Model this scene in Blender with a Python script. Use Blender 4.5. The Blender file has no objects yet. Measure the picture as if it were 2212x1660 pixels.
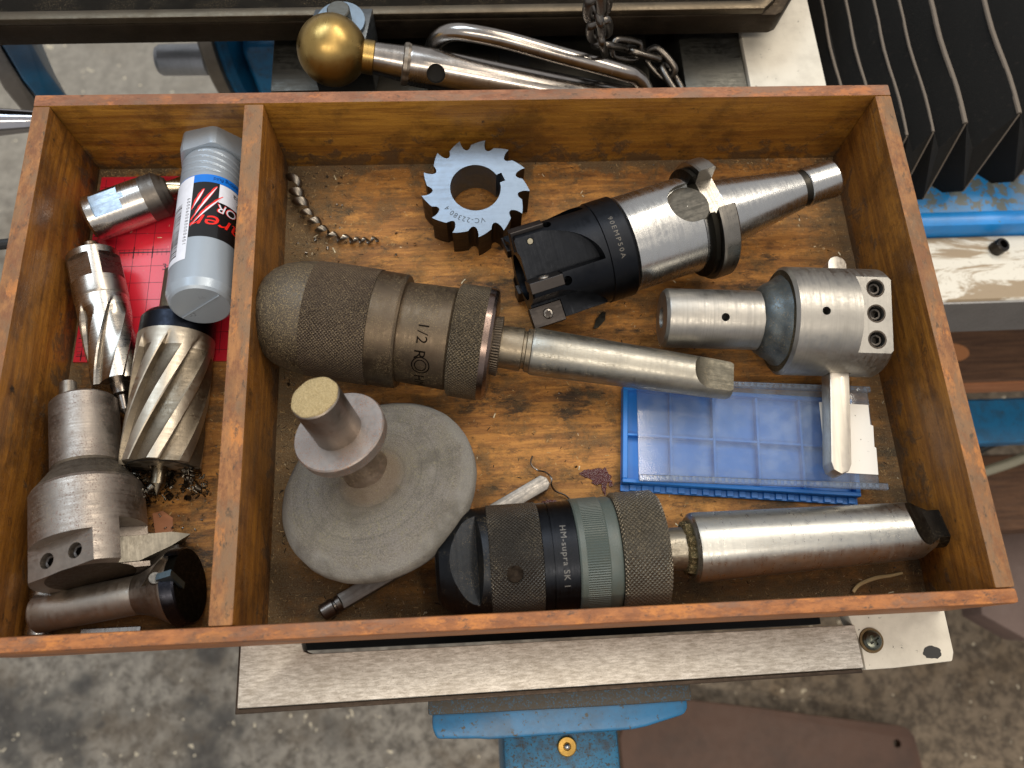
import bpy, bmesh, math, random
from mathutils import Vector, Matrix, Euler
random.seed(7)
S = 0.001                      # all dimensions below are millimetres
sc = bpy.context.scene
COL = sc.collection
PI = math.pi
R = math.radians

# ------------------------------------------------------------------ camera
cam = bpy.data.cameras.new('camera'); cam_o = bpy.data.objects.new('camera', cam); COL.objects.link(cam_o)
cam_o.location = (207.98*S, -11.12*S, 364.99*S)
cam_o.rotation_euler = (0.340819, -0.0293123, -0.0486581)
cam.sensor_fit = 'HORIZONTAL'; cam.sensor_width = 36; cam.lens = 1682.73/2212*36
cam.clip_start = 0.01; cam.clip_end = 60
cam.dof.use_dof = True; cam.dof.focus_distance = 0.37; cam.dof.aperture_fstop = 10
sc.camera = cam_o
# ------------------------------------------------------------------ light
w = bpy.data.worlds.new('World'); sc.world = w; w.use_nodes = True
w.node_tree.nodes['Background'].inputs[0].default_value = (0.80, 0.79, 0.80, 1)
w.node_tree.nodes['Background'].inputs[1].default_value = 0.68
def area(name, loc, target, sx, sy, power, col):
    l = bpy.data.lights.new(name, 'AREA'); l.shape = 'RECTANGLE'; l.size = sx; l.size_y = sy
    l.energy = power; l.color = col
    o = bpy.data.objects.new(name, l); COL.objects.link(o); o.location = loc
    o.rotation_euler = (Vector(target)-Vector(loc)).to_track_quat('-Z', 'Y').to_euler()
    return o
area('tube_light_back', (1.25, 1.05, 1.95), (0.2, 0.1, 0), 1.6, 0.24, 30, (1.0, 0.90, 0.76))
area('window_light', (-0.55, 1.20, 1.95), (0.1, 0.1, 0), 1.4, 0.7, 24, (0.72, 0.86, 1.0))
area('tube_light_overhead', (0.7, 0.15, 2.15), (0.2, 0.1, 0), 1.8, 0.12, 9, (1.0, 0.87, 0.70))
area('tube_light_front', (0.1, -1.05, 1.9), (0.2, 0.1, 0), 1.8, 0.14, 21, (1.0, 0.88, 0.72))
sc.view_settings.view_transform = 'Standard'; sc.view_settings.look = 'None'
sc.view_settings.exposure = 0.0; sc.view_settings.gamma = 1.0
sc.cycles.use_denoising = True
sc.cycles.max_bounces = 7

# ------------------------------------------------------------------ mesh helpers
def tag(o, label=None, cat=None, group=None, kind=None):
    if label: o['label'] = label
    if cat: o['category'] = cat
    if group: o['group'] = group
    if kind: o['kind'] = kind
    return o
def link(name, me, mats, parent=None):
    o = bpy.data.objects.new(name, me); COL.objects.link(o)
    if mats is not None:
        for m in (mats if isinstance(mats, (list, tuple)) else [mats]): me.materials.append(m)
    if parent: o.parent = parent
    return o
def obj(name, bm, mat, parent=None, sharp=25, smooth=True):
    """bm in mm -> linked object"""
    bmesh.ops.recalc_face_normals(bm, faces=bm.faces)
    if bm.calc_volume(signed=True) < 0: bmesh.ops.reverse_faces(bm, faces=bm.faces)
    bmesh.ops.scale(bm, vec=(S, S, S), verts=bm.verts)
    me = bpy.data.meshes.new(name); bm.to_mesh(me); bm.free()
    if smooth:
        for p in me.polygons: p.use_smooth = True
        me.set_sharp_from_angle(angle=R(sharp))
    return link(name, me, mat, parent)
def thing(name, label, cat, P0=(0,0,0), P1=None, group=None):
    """empty at P0; local X runs to P1, local Z up"""
    o = bpy.data.objects.new(name, None); COL.objects.link(o); o.empty_display_size = 0.01
    if P1 is not None:
        X = (Vector(P1)-Vector(P0)).normalized(); Y = Vector((0,0,1)).cross(X).normalized(); Z = X.cross(Y)
        Mx = Matrix((X, Y, Z)).transposed().to_4x4(); Mx.translation = Vector(P0)*S
        o.matrix_world = Mx
    else: o.location = Vector(P0)*S
    return tag(o, label, cat, group)
def box(bm, a, b, bevel=0, M=None, seg=1):
    r = bmesh.ops.create_cube(bm, size=1)
    vs = r['verts']; a, b = Vector(a), Vector(b); c = (a+b)/2; d = b-a
    for v in vs: v.co = Vector((v.co.x*d.x, v.co.y*d.y, v.co.z*d.z)) + c
    if bevel:
        es = list({e for v in vs for e in v.link_edges})
        r2 = bmesh.ops.bevel(bm, geom=es, offset=bevel, segments=seg, profile=0.5, affect='EDGES')
        vs = list({v for f in r2['faces'] for v in f.verts} | {v for v in vs if v.is_valid})
    if M is not None:
        for v in vs: v.co = M @ v.co
    return vs
def nbox(a, b, bevel=0, M=None, seg=1):
    bm = bmesh.new(); box(bm, a, b, bevel, M, seg); return bm
def prism(pts, z0, z1, M=None, bevel=0):
    bm = bmesh.new()
    vs = [bm.verts.new((x, y, z0)) for x, y in pts]; f = bm.faces.new(vs)
    r = bmesh.ops.extrude_face_region(bm, geom=[f])
    for v in [g for g in r['geom'] if isinstance(g, bmesh.types.BMVert)]: v.co.z = z1
    bmesh.ops.recalc_face_normals(bm, faces=bm.faces)
    if bevel: bmesh.ops.bevel(bm, geom=list(bm.edges), offset=bevel, segments=2, profile=0.5, affect='EDGES')
    if M is not None:
        for v in bm.verts: v.co = M @ v.co
    return bm
def lathe(prof, seg=96, rfun=None, twist=0.0, M=None, capend=True, jit=0):
    """prof [(x,r)] revolve round X; point = (x, r sin t, r cos t)"""
    bm = bmesh.new(); uv = bm.loops.layers.uv.new('UVMap'); rings = []
    for x, r in prof:
        ring = []
        for i in range(seg):
            t = 2*PI*i/seg; tt = t - twist*x
            rr = rfun(x, r, tt, i/seg) if rfun else r
            ring.append(bm.verts.new((x, rr*math.sin(tt), rr*math.cos(tt))))
        rings.append(ring)
    s = 0; L = [0]
    for k in range(1, len(prof)):
        s += math.hypot(prof[k][0]-prof[k-1][0], prof[k][1]-prof[k-1][1]); L.append(s)
    for k in range(len(prof)-1):
        for i in range(seg):
            j = (i+1) % seg
            f = bm.faces.new((rings[k][i], rings[k][j], rings[k+1][j], rings[k+1][i]))
            for lp, (u, v) in zip(f.loops, ((i, k), (i+1, k), (i+1, k+1), (i, k+1))): lp[uv].uv = (u/seg, L[v])
    if capend:
        bm.faces.new(rings[0]); bm.faces.new(rings[-1])
    if M is not None:
        for v in bm.verts: v.co = M @ v.co
    return bm
def cyl(p0, p1, r, seg=32, r2=None):
    p0, p1 = Vector(p0), Vector(p1); X = (p1-p0).normalized()
    q = X.to_track_quat('X', 'Z').to_matrix().to_4x4(); q.translation = p0
    return lathe([(0, r), ((p1-p0).length, r if r2 is None else r2)], seg, M=q)
def tube(pts, rad, seg=16, closed=False, n=8):
    """swept round bar through points (Catmull-Rom)"""
    P = [Vector(p) for p in pts]; C = []; RR = []
    m = len(P); rads = rad if isinstance(rad, (list, tuple)) else [rad]*m
    rng = range(m) if closed else range(m-1)
    for i in rng:
        p0 = P[i-1] if (i > 0 or closed) else P[0]; p1 = P[i]; p2 = P[(i+1) % m]; p3 = P[(i+2) % m] if (closed or i+2 < m) else P[-1]
        for k in range(n):
            t = k/n
            C.append(0.5*((2*p1)+(p2-p0)*t+(2*p0-5*p1+4*p2-p3)*t*t+(3*p1-p0-3*p2+p3)*t**3))
            RR.append(rads[i]*(1-t)+rads[(i+1) % m]*t)
    if not closed: C.append(P[-1]); RR.append(rads[-1])
    bm = bmesh.new(); rings = []; N = len(C); up = None
    for i in range(N):
        T = (C[(i+1) % N]-C[i-1]) if closed else (C[min(i+1, N-1)]-C[max(i-1, 0)])
        T.normalize()
        if up is None: up = T.orthogonal().normalized()
        up = (up - T*up.dot(T)).normalized(); B = T.cross(up)
        rings.append([bm.verts.new(C[i]+RR[i]*(up*math.cos(2*PI*k/seg)+B*math.sin(2*PI*k/seg))) for k in range(seg)])
    for i in range(N if closed else N-1):
        a, b = rings[i], rings[(i+1) % N]
        if closed and i == N-1:
            # align the seam
            off = min(range(seg), key=lambda o: (a[0].co-b[o].co).length); b = b[off:]+b[:off]
        for k in range(seg): bm.faces.new((a[k], a[(k+1) % seg], b[(k+1) % seg], b[k]))
    if not closed: bm.faces.new(rings[0]); bm.faces.new(rings[-1])
    return bm
SOLVER = 'EXACT'
def cut(o, cutters, sharp=25, mi=0):
    """boolean difference with bmeshes in the part's local mm space, worked out at mm scale and applied at once"""
    tmp = []
    me0 = o.data.copy(); me0.transform(Matrix.Scale(1/S, 4)); t0 = bpy.data.objects.new('tmp', me0); COL.objects.link(t0)
    for bm in cutters:
        bmesh.ops.recalc_face_normals(bm, faces=bm.faces)
        if bm.calc_volume(signed=True) < 0: bmesh.ops.reverse_faces(bm, faces=bm.faces)
        for f in bm.faces: f.material_index = mi
        me = bpy.data.meshes.new('tmp'); bm.to_mesh(me); bm.free()
        if mi:
            for m_ in o.data.materials: me.materials.append(m_)
        c = bpy.data.objects.new('tmp', me); COL.objects.link(c); tmp.append(c)
        md = t0.modifiers.new('b', 'BOOLEAN'); md.object = c; md.operation = 'DIFFERENCE'; md.solver = SOLVER
    bpy.context.view_layer.update()
    dg = bpy.context.evaluated_depsgraph_get()
    me = bpy.data.meshes.new_from_object(t0.evaluated_get(dg), depsgraph=dg)
    me.transform(Matrix.Scale(S, 4))
    old = o.data; o.data = me; me.name = old.name; bpy.data.meshes.remove(old)
    for c in tmp+[t0]:
        m = c.data; bpy.data.objects.remove(c); bpy.data.meshes.remove(m)
    for p in me.polygons: p.use_smooth = True
    me.set_sharp_from_angle(angle=R(sharp))
    return o
def rotX(t):        # local frame whose Z points at angle t (t from Z towards +Y)
    return Matrix.Rotation(-t, 4, 'X')
def text_bm(s, size, spacing=1.0):
    cu = bpy.data.curves.new('t', 'FONT'); cu.body = s; cu.size = size; cu.space_character = spacing
    cu.resolution_u = 3
    to = bpy.data.objects.new('t', cu); COL.objects.link(to); bpy.context.view_layer.update()
    dg = bpy.context.evaluated_depsgraph_get()
    me = bpy.data.meshes.new_from_object(to.evaluated_get(dg), depsgraph=dg)
    bm = bmesh.new(); bm.from_mesh(me)
    bpy.data.objects.remove(to); bpy.data.curves.remove(cu); bpy.data.meshes.remove(me)
    return bm
def poly_bm(polys):
    bm = bmesh.new()
    for p in polys:
        try: bm.faces.new([bm.verts.new((x, y, 0)) for x, y in p])
        except Exception: pass
    return bm
def wrap(bm, r, x0, th0, step=1.0, rot=0, rfn=None):
    """2D (a,u) -> round the X axis: a advances towards -theta, u along +X"""
    if rot: bmesh.ops.rotate(bm, verts=bm.verts, cent=(0, 0, 0), matrix=Matrix.Rotation(rot, 3, 'Z'))
    bmesh.ops.triangulate(bm, faces=bm.faces)
    xs = [v.co.x for v in bm.verts]; k = math.floor(min(xs)/step)*step+step
    while k < max(xs):
        bmesh.ops.bisect_plane(bm, geom=list(bm.verts)+list(bm.edges)+list(bm.faces), plane_co=(k, 0, 0), plane_no=(1, 0, 0))
        k += step
    for v in bm.verts:
        a, u = v.co.x, v.co.y; th = th0 - a/r; x = x0+u
        rr = rfn(x) if rfn else r
        v.co = Vector((x, rr*math.sin(th), rr*math.cos(th)))
    return bm
def flat_obj(name, bm, mat, parent):      # thin print: keep normals as they come
    bmesh.ops.scale(bm, vec=(S, S, S), verts=bm.verts)
    me = bpy.data.meshes.new(name); bm.to_mesh(me); bm.free()
    return link(name, me, mat, parent)
def band(x0, x1, t0, t1, r, n=24):
    bm = bmesh.new(); g = []
    for i in range(n+1):
        t = t0+(t1-t0)*i/n; g.append([bm.verts.new((x, r*math.sin(t), r*math.cos(t))) for x in (x0, x1)])
    for i in range(n): bm.faces.new((g[i][0], g[i+1][0], g[i+1][1], g[i][1]))
    return bm
def join(bms):
    out = bmesh.new()
    for b in bms:
        me = bpy.data.meshes.new('j'); b.to_mesh(me); b.free(); out.from_mesh(me); bpy.data.meshes.remove(me)
    return out

# ------------------------------------------------------------------ material helpers
def C(h):
    h = h.lstrip('#'); v = [int(h[i:i+2], 16)/255 for i in (0, 2, 4)]
    return tuple(((x/12.92) if x <= .04045 else ((x+.055)/1.055)**2.4) for x in v)+(1,)
class Mat:
    def __init__(s, name):
        s.m = bpy.data.materials.new(name); s.m.use_nodes = True; s.t = s.m.node_tree; s.n = s.t.nodes; s.l = s.t.links
        s.P = s.n['Principled BSDF']; s.tc = s.n.new('ShaderNodeTexCoord'); s.h = None
    def put(s, sock, v):
        if v is None: return
        if isinstance(v, bpy.types.NodeSocket): s.l.new(v, sock)
        else:
            try: sock.default_value = v
            except Exception: sock.default_value = (v, v, v, 1) if sock.type == 'RGBA' else (v, v, v)
    def co(s, sc=(1, 1, 1), loc=(0, 0, 0), rot=(0, 0, 0), src='Object'):
        mp = s.n.new('ShaderNodeMapping'); mp.inputs['Scale'].default_value = sc; mp.inputs['Location'].default_value = loc
        mp.inputs['Rotation'].default_value = rot
        s.l.new(s.tc.outputs[src], mp.inputs[0]); return mp.outputs[0]
    def noise(s, scale=100, detail=4, rough=.6, vec=None, dist=0):
        x = s.n.new('ShaderNodeTexNoise'); s.l.new(vec if vec is not None else s.tc.outputs['Object'], x.inputs['Vector'])
        x.inputs['Scale'].default_value = scale; x.inputs['Detail'].default_value = detail
        x.inputs['Roughness'].default_value = rough; x.inputs['Distortion'].default_value = dist
        return x.outputs[0]
    def vor(s, scale=100, vec=None, feat='F1'):
        x = s.n.new('ShaderNodeTexVoronoi'); s.l.new(vec if vec is not None else s.tc.outputs['Object'], x.inputs['Vector'])
        x.inputs['Scale'].default_value = scale; x.feature = feat; return x.outputs['Distance']
    def math(s, op, a, b=None, c=None):
        x = s.n.new('ShaderNodeMath'); x.operation = op; s.put(x.inputs[0], a)
        if b is not None: s.put(x.inputs[1], b)
        if c is not None: s.put(x.inputs[2], c)
        return x.outputs[0]
    def step(s, v, lo, hi, a=0., b=1.):
        x = s.n.new('ShaderNodeMapRange'); x.interpolation_type = 'SMOOTHSTEP'; s.put(x.inputs[0], v)
        x.inputs[1].default_value = lo; x.inputs[2].default_value = hi; x.inputs[3].default_value = a; x.inputs[4].default_value = b
        return x.outputs[0]
    def mix(s, f, a, b):
        x = s.n.new('ShaderNodeMix'); x.data_type = 'RGBA'; s.put(x.inputs[0], f); s.put(x.inputs[6], a); s.put(x.inputs[7], b); return x.outputs[2]
    def mixf(s, f, a, b):
        x = s.n.new('ShaderNodeMix'); x.data_type = 'FLOAT'; s.put(x.inputs[0], f); s.put(x.inputs[2], a); s.put(x.inputs[3], b); return x.outputs[0]
    def ramp(s, f, stops):
        x = s.n.new('ShaderNodeValToRGB'); s.l.new(f, x.inputs[0]); e = x.color_ramp.elements
        while len(e) < len(stops): e.new(.5)
        for k, (p, c) in enumerate(stops): e[k].position = p; e[k].color = c
        return x.outputs[0]
    def sep(s, v):
        x = s.n.new('ShaderNodeSeparateXYZ'); s.l.new(v, x.inputs[0]); return x.outputs
    def bump(s, h, dist, strength=1.0):
        x = s.n.new('ShaderNodeBump'); x.inputs['Strength'].default_value = strength; x.inputs['Distance'].default_value = dist
        s.l.new(h, x.inputs['Height'])
        if s.h is not None: s.l.new(s.h, x.inputs['Normal'])
        s.h = x.outputs[0]; s.l.new(s.h, s.P.inputs['Normal'])
    def fin(s, col, rough, metal=0., spec=.5, coat=0., coatr=.2):
        s.put(s.P.inputs['Base Color'], col); s.put(s.P.inputs['Roughness'], rough); s.put(s.P.inputs['Metallic'], metal)
        s.put(s.P.inputs['Specular IOR Level'], spec); s.put(s.P.inputs['Coat Weight'], coat); s.put(s.P.inputs['Coat Roughness'], coatr)
        return s.m
def metal(name, col, rough=.3, dust=0., dustcol='#8f7a5c', rust=0., rustcol='#5a2e18', turn=0., turndir='x', grime=.25, knurl=None, serr=None, specks=None, metallic=1.0, film=0.):
    """turned / ground metal with grime, dust grains, rust freckles; knurl=(count, per_mm)"""
    m = Mat(name); c = C(col) if isinstance(col, str) else col
    big = m.noise(60, 5, .65); med = m.noise(420, 5, .7)
    dark = tuple(x*.45 for x in c[:3])+(1,)
    g = m.math('MULTIPLY', m.step(big, .42, .68), grime)
    col_ = m.mix(g, c, dark)
    rg = m.mixf(m.step(med, .3, .75), rough*.8, min(1, rough*1.35)); mt = metallic
    if turn:
        sc_ = {'x': (1, .02, .02), 'y': (.02, 1, .02), 'z': (.02, .02, 1), 'xy': (.03, 1, 1), 'rough': (.10, 1, .5)}[turndir]
        ln = m.noise(2600, 3, .7, vec=m.co(sc_)); ln2 = m.noise(700, 4, .8, vec=m.co(sc_, loc=(.3, .1, .2)))
        m.bump(m.math('ADD', ln, m.math('MULTIPLY', ln2, 1.2)), .000016*turn)
        rg = m.mixf(m.math('MULTIPLY', m.step(ln2, .35, .65), .6), rg, min(1, rough*1.6))
        col_ = m.mix(m.math('MULTIPLY', m.step(ln2, .45, .75), .25*turn), col_, dark)
    if knurl or serr:
        u, v, _ = m.sep(m.tc.outputs['UV'])[:3]
        if knurl:
            N, f = knurl
            a = m.math('ADD', m.math('MULTIPLY', u, N), m.math('MULTIPLY', v, f))
            b = m.math('SUBTRACT', m.math('MULTIPLY', u, N), m.math('MULTIPLY', v, f))
            fa = m.math('ABSOLUTE', m.math('SUBTRACT', m.math('FRACT', a), .5)); fb = m.math('ABSOLUTE', m.math('SUBTRACT', m.math('FRACT', b), .5))
            h = m.math('SUBTRACT', 1.0, m.math('MAXIMUM', m.math('MULTIPLY', fa, 2.), m.math('MULTIPLY', fb, 2.)))
        else:
            h = m.math('SUBTRACT', 1., m.math('MULTIPLY', m.math('ABSOLUTE', m.math('SUBTRACT', m.math('FRACT', m.math('MULTIPLY', u, serr)), .5)), 2.))
        m.bump(h, .0007 if knurl else .0004)
        pit = m.step(h, .25, .05)
        col_ = m.mix(m.math('MULTIPLY', pit, .75), col_, C('#2a241d'))
        rg = m.mixf(pit, rg, .9)
    if film:      # thin brownish oxide / oil film
        f = m.math('MULTIPLY', m.step(m.noise(35, 4, .6, vec=m.co(loc=(3, 1, 2))), .35, .7), film)
        col_ = m.mix(f, col_, m.mix(.5, C('#3b2c20'), c)); rg = m.mixf(f, rg, min(1, rough+.25))
    if rust:
        rn = m.step(m.noise(1700, 5, .75), .66-.20*rust, .76-.16*rust); rn = m.math('MULTIPLY', rn, m.step(m.noise(70, 3, .6), .35, .6))
        col_ = m.mix(rn, col_, C(rustcol)); rg = m.mixf(rn, rg, .85); mt = m.mixf(rn, mt, .1)
    if dust:
        dn = m.step(m.noise(1900, 6, .85), .62-.16*dust, .70-.12*dust)
        pt = m.step(m.noise(55, 4, .7, vec=m.co(loc=(1.3, 2.1, .4))), .62-.5*dust, .74-.3*dust)
        dm = m.math('MULTIPLY', m.math('MULTIPLY', dn, pt), .8)
        col_ = m.mix(dm, col_, m.mix(m.noise(1800, 2), C(dustcol), C('#c2ab7e'))); rg = m.mixf(dm, rg, .95); mt = m.mixf(dm, mt, 0.)
        m.bump(dm, .00012*min(1, dust+.3), .6)
    if specks:    # bright fine metal or wood grains
        sp = m.step(m.noise(1500, 2, .5, vec=m.co(loc=(5, 5, 5))), .74, .78)
        col_ = m.mix(sp, col_, C(specks)); mt = m.mixf(sp, mt, 0.)
    return m.fin(col_, rg, mt)
def paint(name, col, rough=.45, chips=.0, chipcol='#3a3026', grime=.4, grimecol='#2c251d', bump=.3, scale=1.0):
    m = Mat(name); c = C(col)
    n1 = m.noise(25*scale, 5, .65); n2 = m.noise(140*scale, 6, .7); n3 = m.noise(900*scale, 3, .6)
    cc = m.mix(m.math('MULTIPLY', m.step(n1, .4, .7), grime), c, C(grimecol))
    cc = m.mix(m.math('MULTIPLY', n2, .25), cc, tuple(x*.6 for x in c[:3])+(1,))
    ch = m.step(n2, .68-.25*chips, .72-.25*chips)
    if chips: cc = m.mix(ch, cc, C(chipcol))
    sp = m.step(n3, .68, .72); cc = m.mix(m.math('MULTIPLY', sp, grime), cc, C(grimecol))
    m.bump(m.math('ADD', n2, m.math('MULTIPLY', n3, .4)), .0002*bump)
    return m.fin(cc, m.mixf(n2, rough*.8, rough*1.3))
def plain(name, col, rough=.5, metallic=0.):
    m = Mat(name); n = m.noise(300, 4, .6)
    c = C(col); return m.fin(m.mix(m.math('MULTIPLY', n, .5), c, tuple(x*.6 for x in c[:3])+(1,)), rough, metallic)

def wood(name, light, dark, axis='x', stain=.4, staincol='#2c1a0c', wear=0., wearcol='#7a6248', gloss=.35, coat=.3, dustcol='#6e5c43', dust=0., zones=None, sp=.5):
    m = Mat(name)
    sx = {'x': (.07, 1, 1), 'y': (1, .07, 1), 'z': (1, 1, .07)}[axis]
    g1 = m.noise(260, 6, .65, vec=m.co(sx), dist=.6); g2 = m.noise(1500, 4, .7, vec=m.co(sx, loc=(2, 2, 2)))
    big = m.noise(14, 4, .6, vec=m.co((.5, .5, .5) if axis == 'x' else (1, 1, 1), loc=(.7, .2, .1)))
    c = m.mix(m.step(g1, .32, .68), C(dark), C(light))
    c = m.mix(m.math('MULTIPLY', m.step(big, .38, .66), .55), c, C(dark))
    c = m.mix(m.math('MULTIPLY', m.step(g2, .5, .72), .35), c, tuple(x*.5 for x in C(dark)[:3])+(1,))
    b1 = m.noise(75, 8, .75, dist=.4); b2 = m.noise(520, 6, .78, vec=m.co((1, 1, 1), loc=(4, 4, 4)))
    if wear:      # rubbed-through varnish: long patches along the grain with ragged ends, fine scratches
        w1 = m.noise(120, 7, .72, vec=m.co(tuple(.22 if v < 1 else 1 for v in sx), loc=(6, 2, 1)), dist=.5)
        wv = m.step(m.math('ADD', m.math('MULTIPLY', w1, .75), m.math('MULTIPLY', b2, .25)), .60-.22*wear, .72-.18*wear)
        c = m.mix(m.math('MULTIPLY', wv, .75), c, m.mix(m.step(b1, .42, .58), C(wearcol), c))
        w2 = m.step(m.noise(900, 5, .8, vec=m.co(tuple(.10 if v < 1 else 1 for v in sx), loc=(1, 6, 2))), .56, .66)
        c = m.mix(m.math('MULTIPLY', w2, .40), c, tuple(x*.45 for x in C(dark)[:3])+(1,))
        gp_ = m.step(m.noise(28, 5, .7, vec=m.co(loc=(2, 8, 5))), .46, .66)
        c = m.mix(m.math('MULTIPLY', gp_, .55), c, C(staincol))
    if stain:
        st = m.step(m.math('ADD', m.math('MULTIPLY', b1, .65), m.math('MULTIPLY', b2, .35)), .63-.14*stain, .69-.10*stain)
        c = m.mix(m.math('MULTIPLY', st, .8), c, C(staincol))
        sp_ = m.step(m.noise(700, 3, .6, vec=m.co(loc=(9, 1, 3))), .69, .74); c = m.mix(m.math('MULTIPLY', sp_, sp), c, C('#170e08'))
    if gloss < .45 and coat > .2:
        os_ = m.math('ADD', m.noise(48, 3, .5, vec=m.co(loc=(1.7, 3.3, .9))), m.math('MULTIPLY', m.math('SUBTRACT', b2, .5), .12))
        c = m.mix(m.math('MULTIPLY', m.step(os_, .69, .73), .9), c, C('#1a120b'))
    rg = m.mixf(m.step(b2, .35, .7), gloss, min(1, gloss+.35))
    ct = coat
    if dust or zones:
        dn = m.noise(1700, 3, .8); fac = m.math('MULTIPLY', m.step(b1, .5, .62), dust)
        if zones:
            px, py, pz = m.sep(m.tc.outputs['Object'])[:3]
            for (ax, e0, e1, amt) in zones:   # heavier dirt beyond a line on the board, ragged by noise
                q = m.math('ADD', {'x': px, 'y': py, 'z': pz}[ax], m.math('MULTIPLY', m.math('SUBTRACT', b1, .5), .16))
                fac = m.math('MAXIMUM', fac, m.math('MULTIPLY', m.step(q, e0*S, e1*S), amt))
        fac = m.math('MULTIPLY', fac, m.step(dn, .2, .62, .55, 1.))
        c = m.mix(fac, c, m.mix(m.step(dn, .35, .65), C('#3e3223'), C(dustcol))); rg = m.mixf(fac, rg, .95)
        ct = m.mixf(fac, coat, 0.)
        m.bump(m.math('MULTIPLY', dn, fac), .0006)
    m.bump(m.math('ADD', m.math('MULTIPLY', g1, .6), m.math('ADD', g2, b2)), .00022)
    return m.fin(c, rg, 0., .4, ct, .25)

# ================================================================== SETTING
# concrete floor, 850 mm below the tray
def concrete():
    m = Mat('concrete')
    a = m.noise(9, 6, .7); b = m.noise(46, 8, .78, dist=.2); d = m.noise(130, 4, .7); e = m.noise(3.0, 4, .55, vec=m.co(loc=(1.2, .4, 0)))
    c = m.mix(m.step(b, .36, .62), C('#5a544c'), C('#958e82'))
    c = m.mix(m.math('MULTIPLY', m.step(a, .45, .66), .6), c, C('#5b4f40'))
    px, py, pz = m.sep(m.tc.outputs['Object'])[:3]
    # warm brown dirt towards the right, black oil at the near left
    wr = m.step(m.math('ADD', px, m.math('MULTIPLY', m.math('SUBTRACT', a, .5), .8)), .05, .75)
    c = m.mix(m.math('MULTIPLY', wr, .6), c, m.mix(m.step(b, .4, .6), C('#4d3d2a'), C('#7c6548')))
    far = m.step(py, .55, .95)
    c = m.mix(m.math('MULTIPLY', far, .55), c, C('#9c968a'))
    q = m.math('ADD', m.noise(7.0, 4, .6, vec=m.co(loc=(3.1, 1.7, 0))), m.math('MULTIPLY', m.math('SUBTRACT', b, .5), .35))
    near = m.math('MULTIPLY', m.step(px, .12, -.12), m.step(py, .18, .0))
    c = m.mix(m.math('MULTIPLY', m.math('MULTIPLY', m.step(q, .52, .64), near), .72), c, C('#2b2b2c'))
    c = m.mix(m.math('MULTIPLY', m.step(d, .62, .72), .5), c, C('#b0a894'))
    c = m.mix(m.math('MULTIPLY', m.step(m.noise(70, 2, .5, vec=m.co(loc=(7, 7, 7))), .70, .74), .9), c, C('#d8cbb0'))
    m.bump(b, .002, .4)
    return m.fin(c, m.mixf(b, .55, .8), 0, .3)
bm = bmesh.new(); vs = [bm.verts.new(v) for v in ((-6000, -6000, -850), (6000, -6000, -850), (6000, 6000, -850), (-6000, 6000, -850))]; bm.faces.new(vs)
tag(obj('floor', bm, concrete(), smooth=False), kind='structure')

# ================================================================== TRAY
def rim(name, ax, base, base2, orange, grey, dark, amt_grey=.5, amt_dark=.5, gloss=.55):
    m = Mat(name); st = (.45, 1, 1) if ax == 'x' else (1, .45, 1); st2 = (.06, 1, 1) if ax == 'x' else (1, .06, 1)
    n1 = m.noise(210, 8, .78, vec=m.co(st)); n2 = m.noise(62, 8, .72, vec=m.co(st, loc=(3, 1, 2)), dist=.3); n3 = m.noise(330, 6, .8, vec=m.co(st, loc=(1, 5, 2)))
    n4 = m.noise(95, 7, .75, vec=m.co(st, loc=(7, 2, 2))); g = m.noise(420, 5, .7, vec=m.co(st2)); n5 = m.noise(24, 5, .6, vec=m.co(st, loc=(0, 4, 4)))
    c = m.mix(m.step(n1, .38, .62), C(base2), C(base)); c = m.mix(m.math('MULTIPLY', m.step(g, .5, .7), .45), c, C(base2))
    c = m.mix(m.math('MULTIPLY', m.step(n4, .54, .62), .75), c, C(orange))
    c = m.mix(m.math('MULTIPLY', m.step(n2, .56-.12*amt_grey, .68-.10*amt_grey), .75), c, m.mix(n1, C(grey), C(base2)))
    c = m.mix(m.math('MULTIPLY', m.step(n3, .60-.08*amt_dark, .70-.06*amt_dark), .8), c, C(dark))
    c = m.mix(m.math('MULTIPLY', m.math('MULTIPLY', m.step(n5, .52, .64), m.step(n1, .4, .55)), .8*amt_dark), c, C(dark))
    m.bump(m.math('ADD', m.math('ADD', n3, g), m.math('MULTIPLY', n2, 1.5)), .00035)
    return m.fin(c, m.mixf(n1, gloss-.1, gloss+.3), 0, .4)
rim_mat = rim('worn_rim_wood', 'x', '#97674a', '#744a32', '#a8693c', '#7d7060', '#42362b', .75, .55)
rim_y = rim('worn_rim_wood_lengthwise', 'y', '#97693f', '#70482b', '#b37338', '#786a52', '#40362a', .8, .6)
rim_front = rim('orange_worn_rim_wood', 'x', '#a3683a', '#7b4b2a', '#b87538', '#71655a', '#3c3530', .6, .75, .48)
wall_x = wood('varnished_back_board', '#a9782b', '#784c18', 'x', stain=.40, wear=.30, wearcol='#946420', gloss=.32, coat=.35, sp=.8, zones=[('z', 11, -3, .75)], dustcol='#57432c')
wall_y = wood('varnished_side_board', '#a26c26', '#6c4318', 'y', stain=.5, wear=.45, wearcol='#6d5233', gloss=.36, coat=.3, zones=[('z', 9, -3, .7)], dustcol='#57432c')
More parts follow.
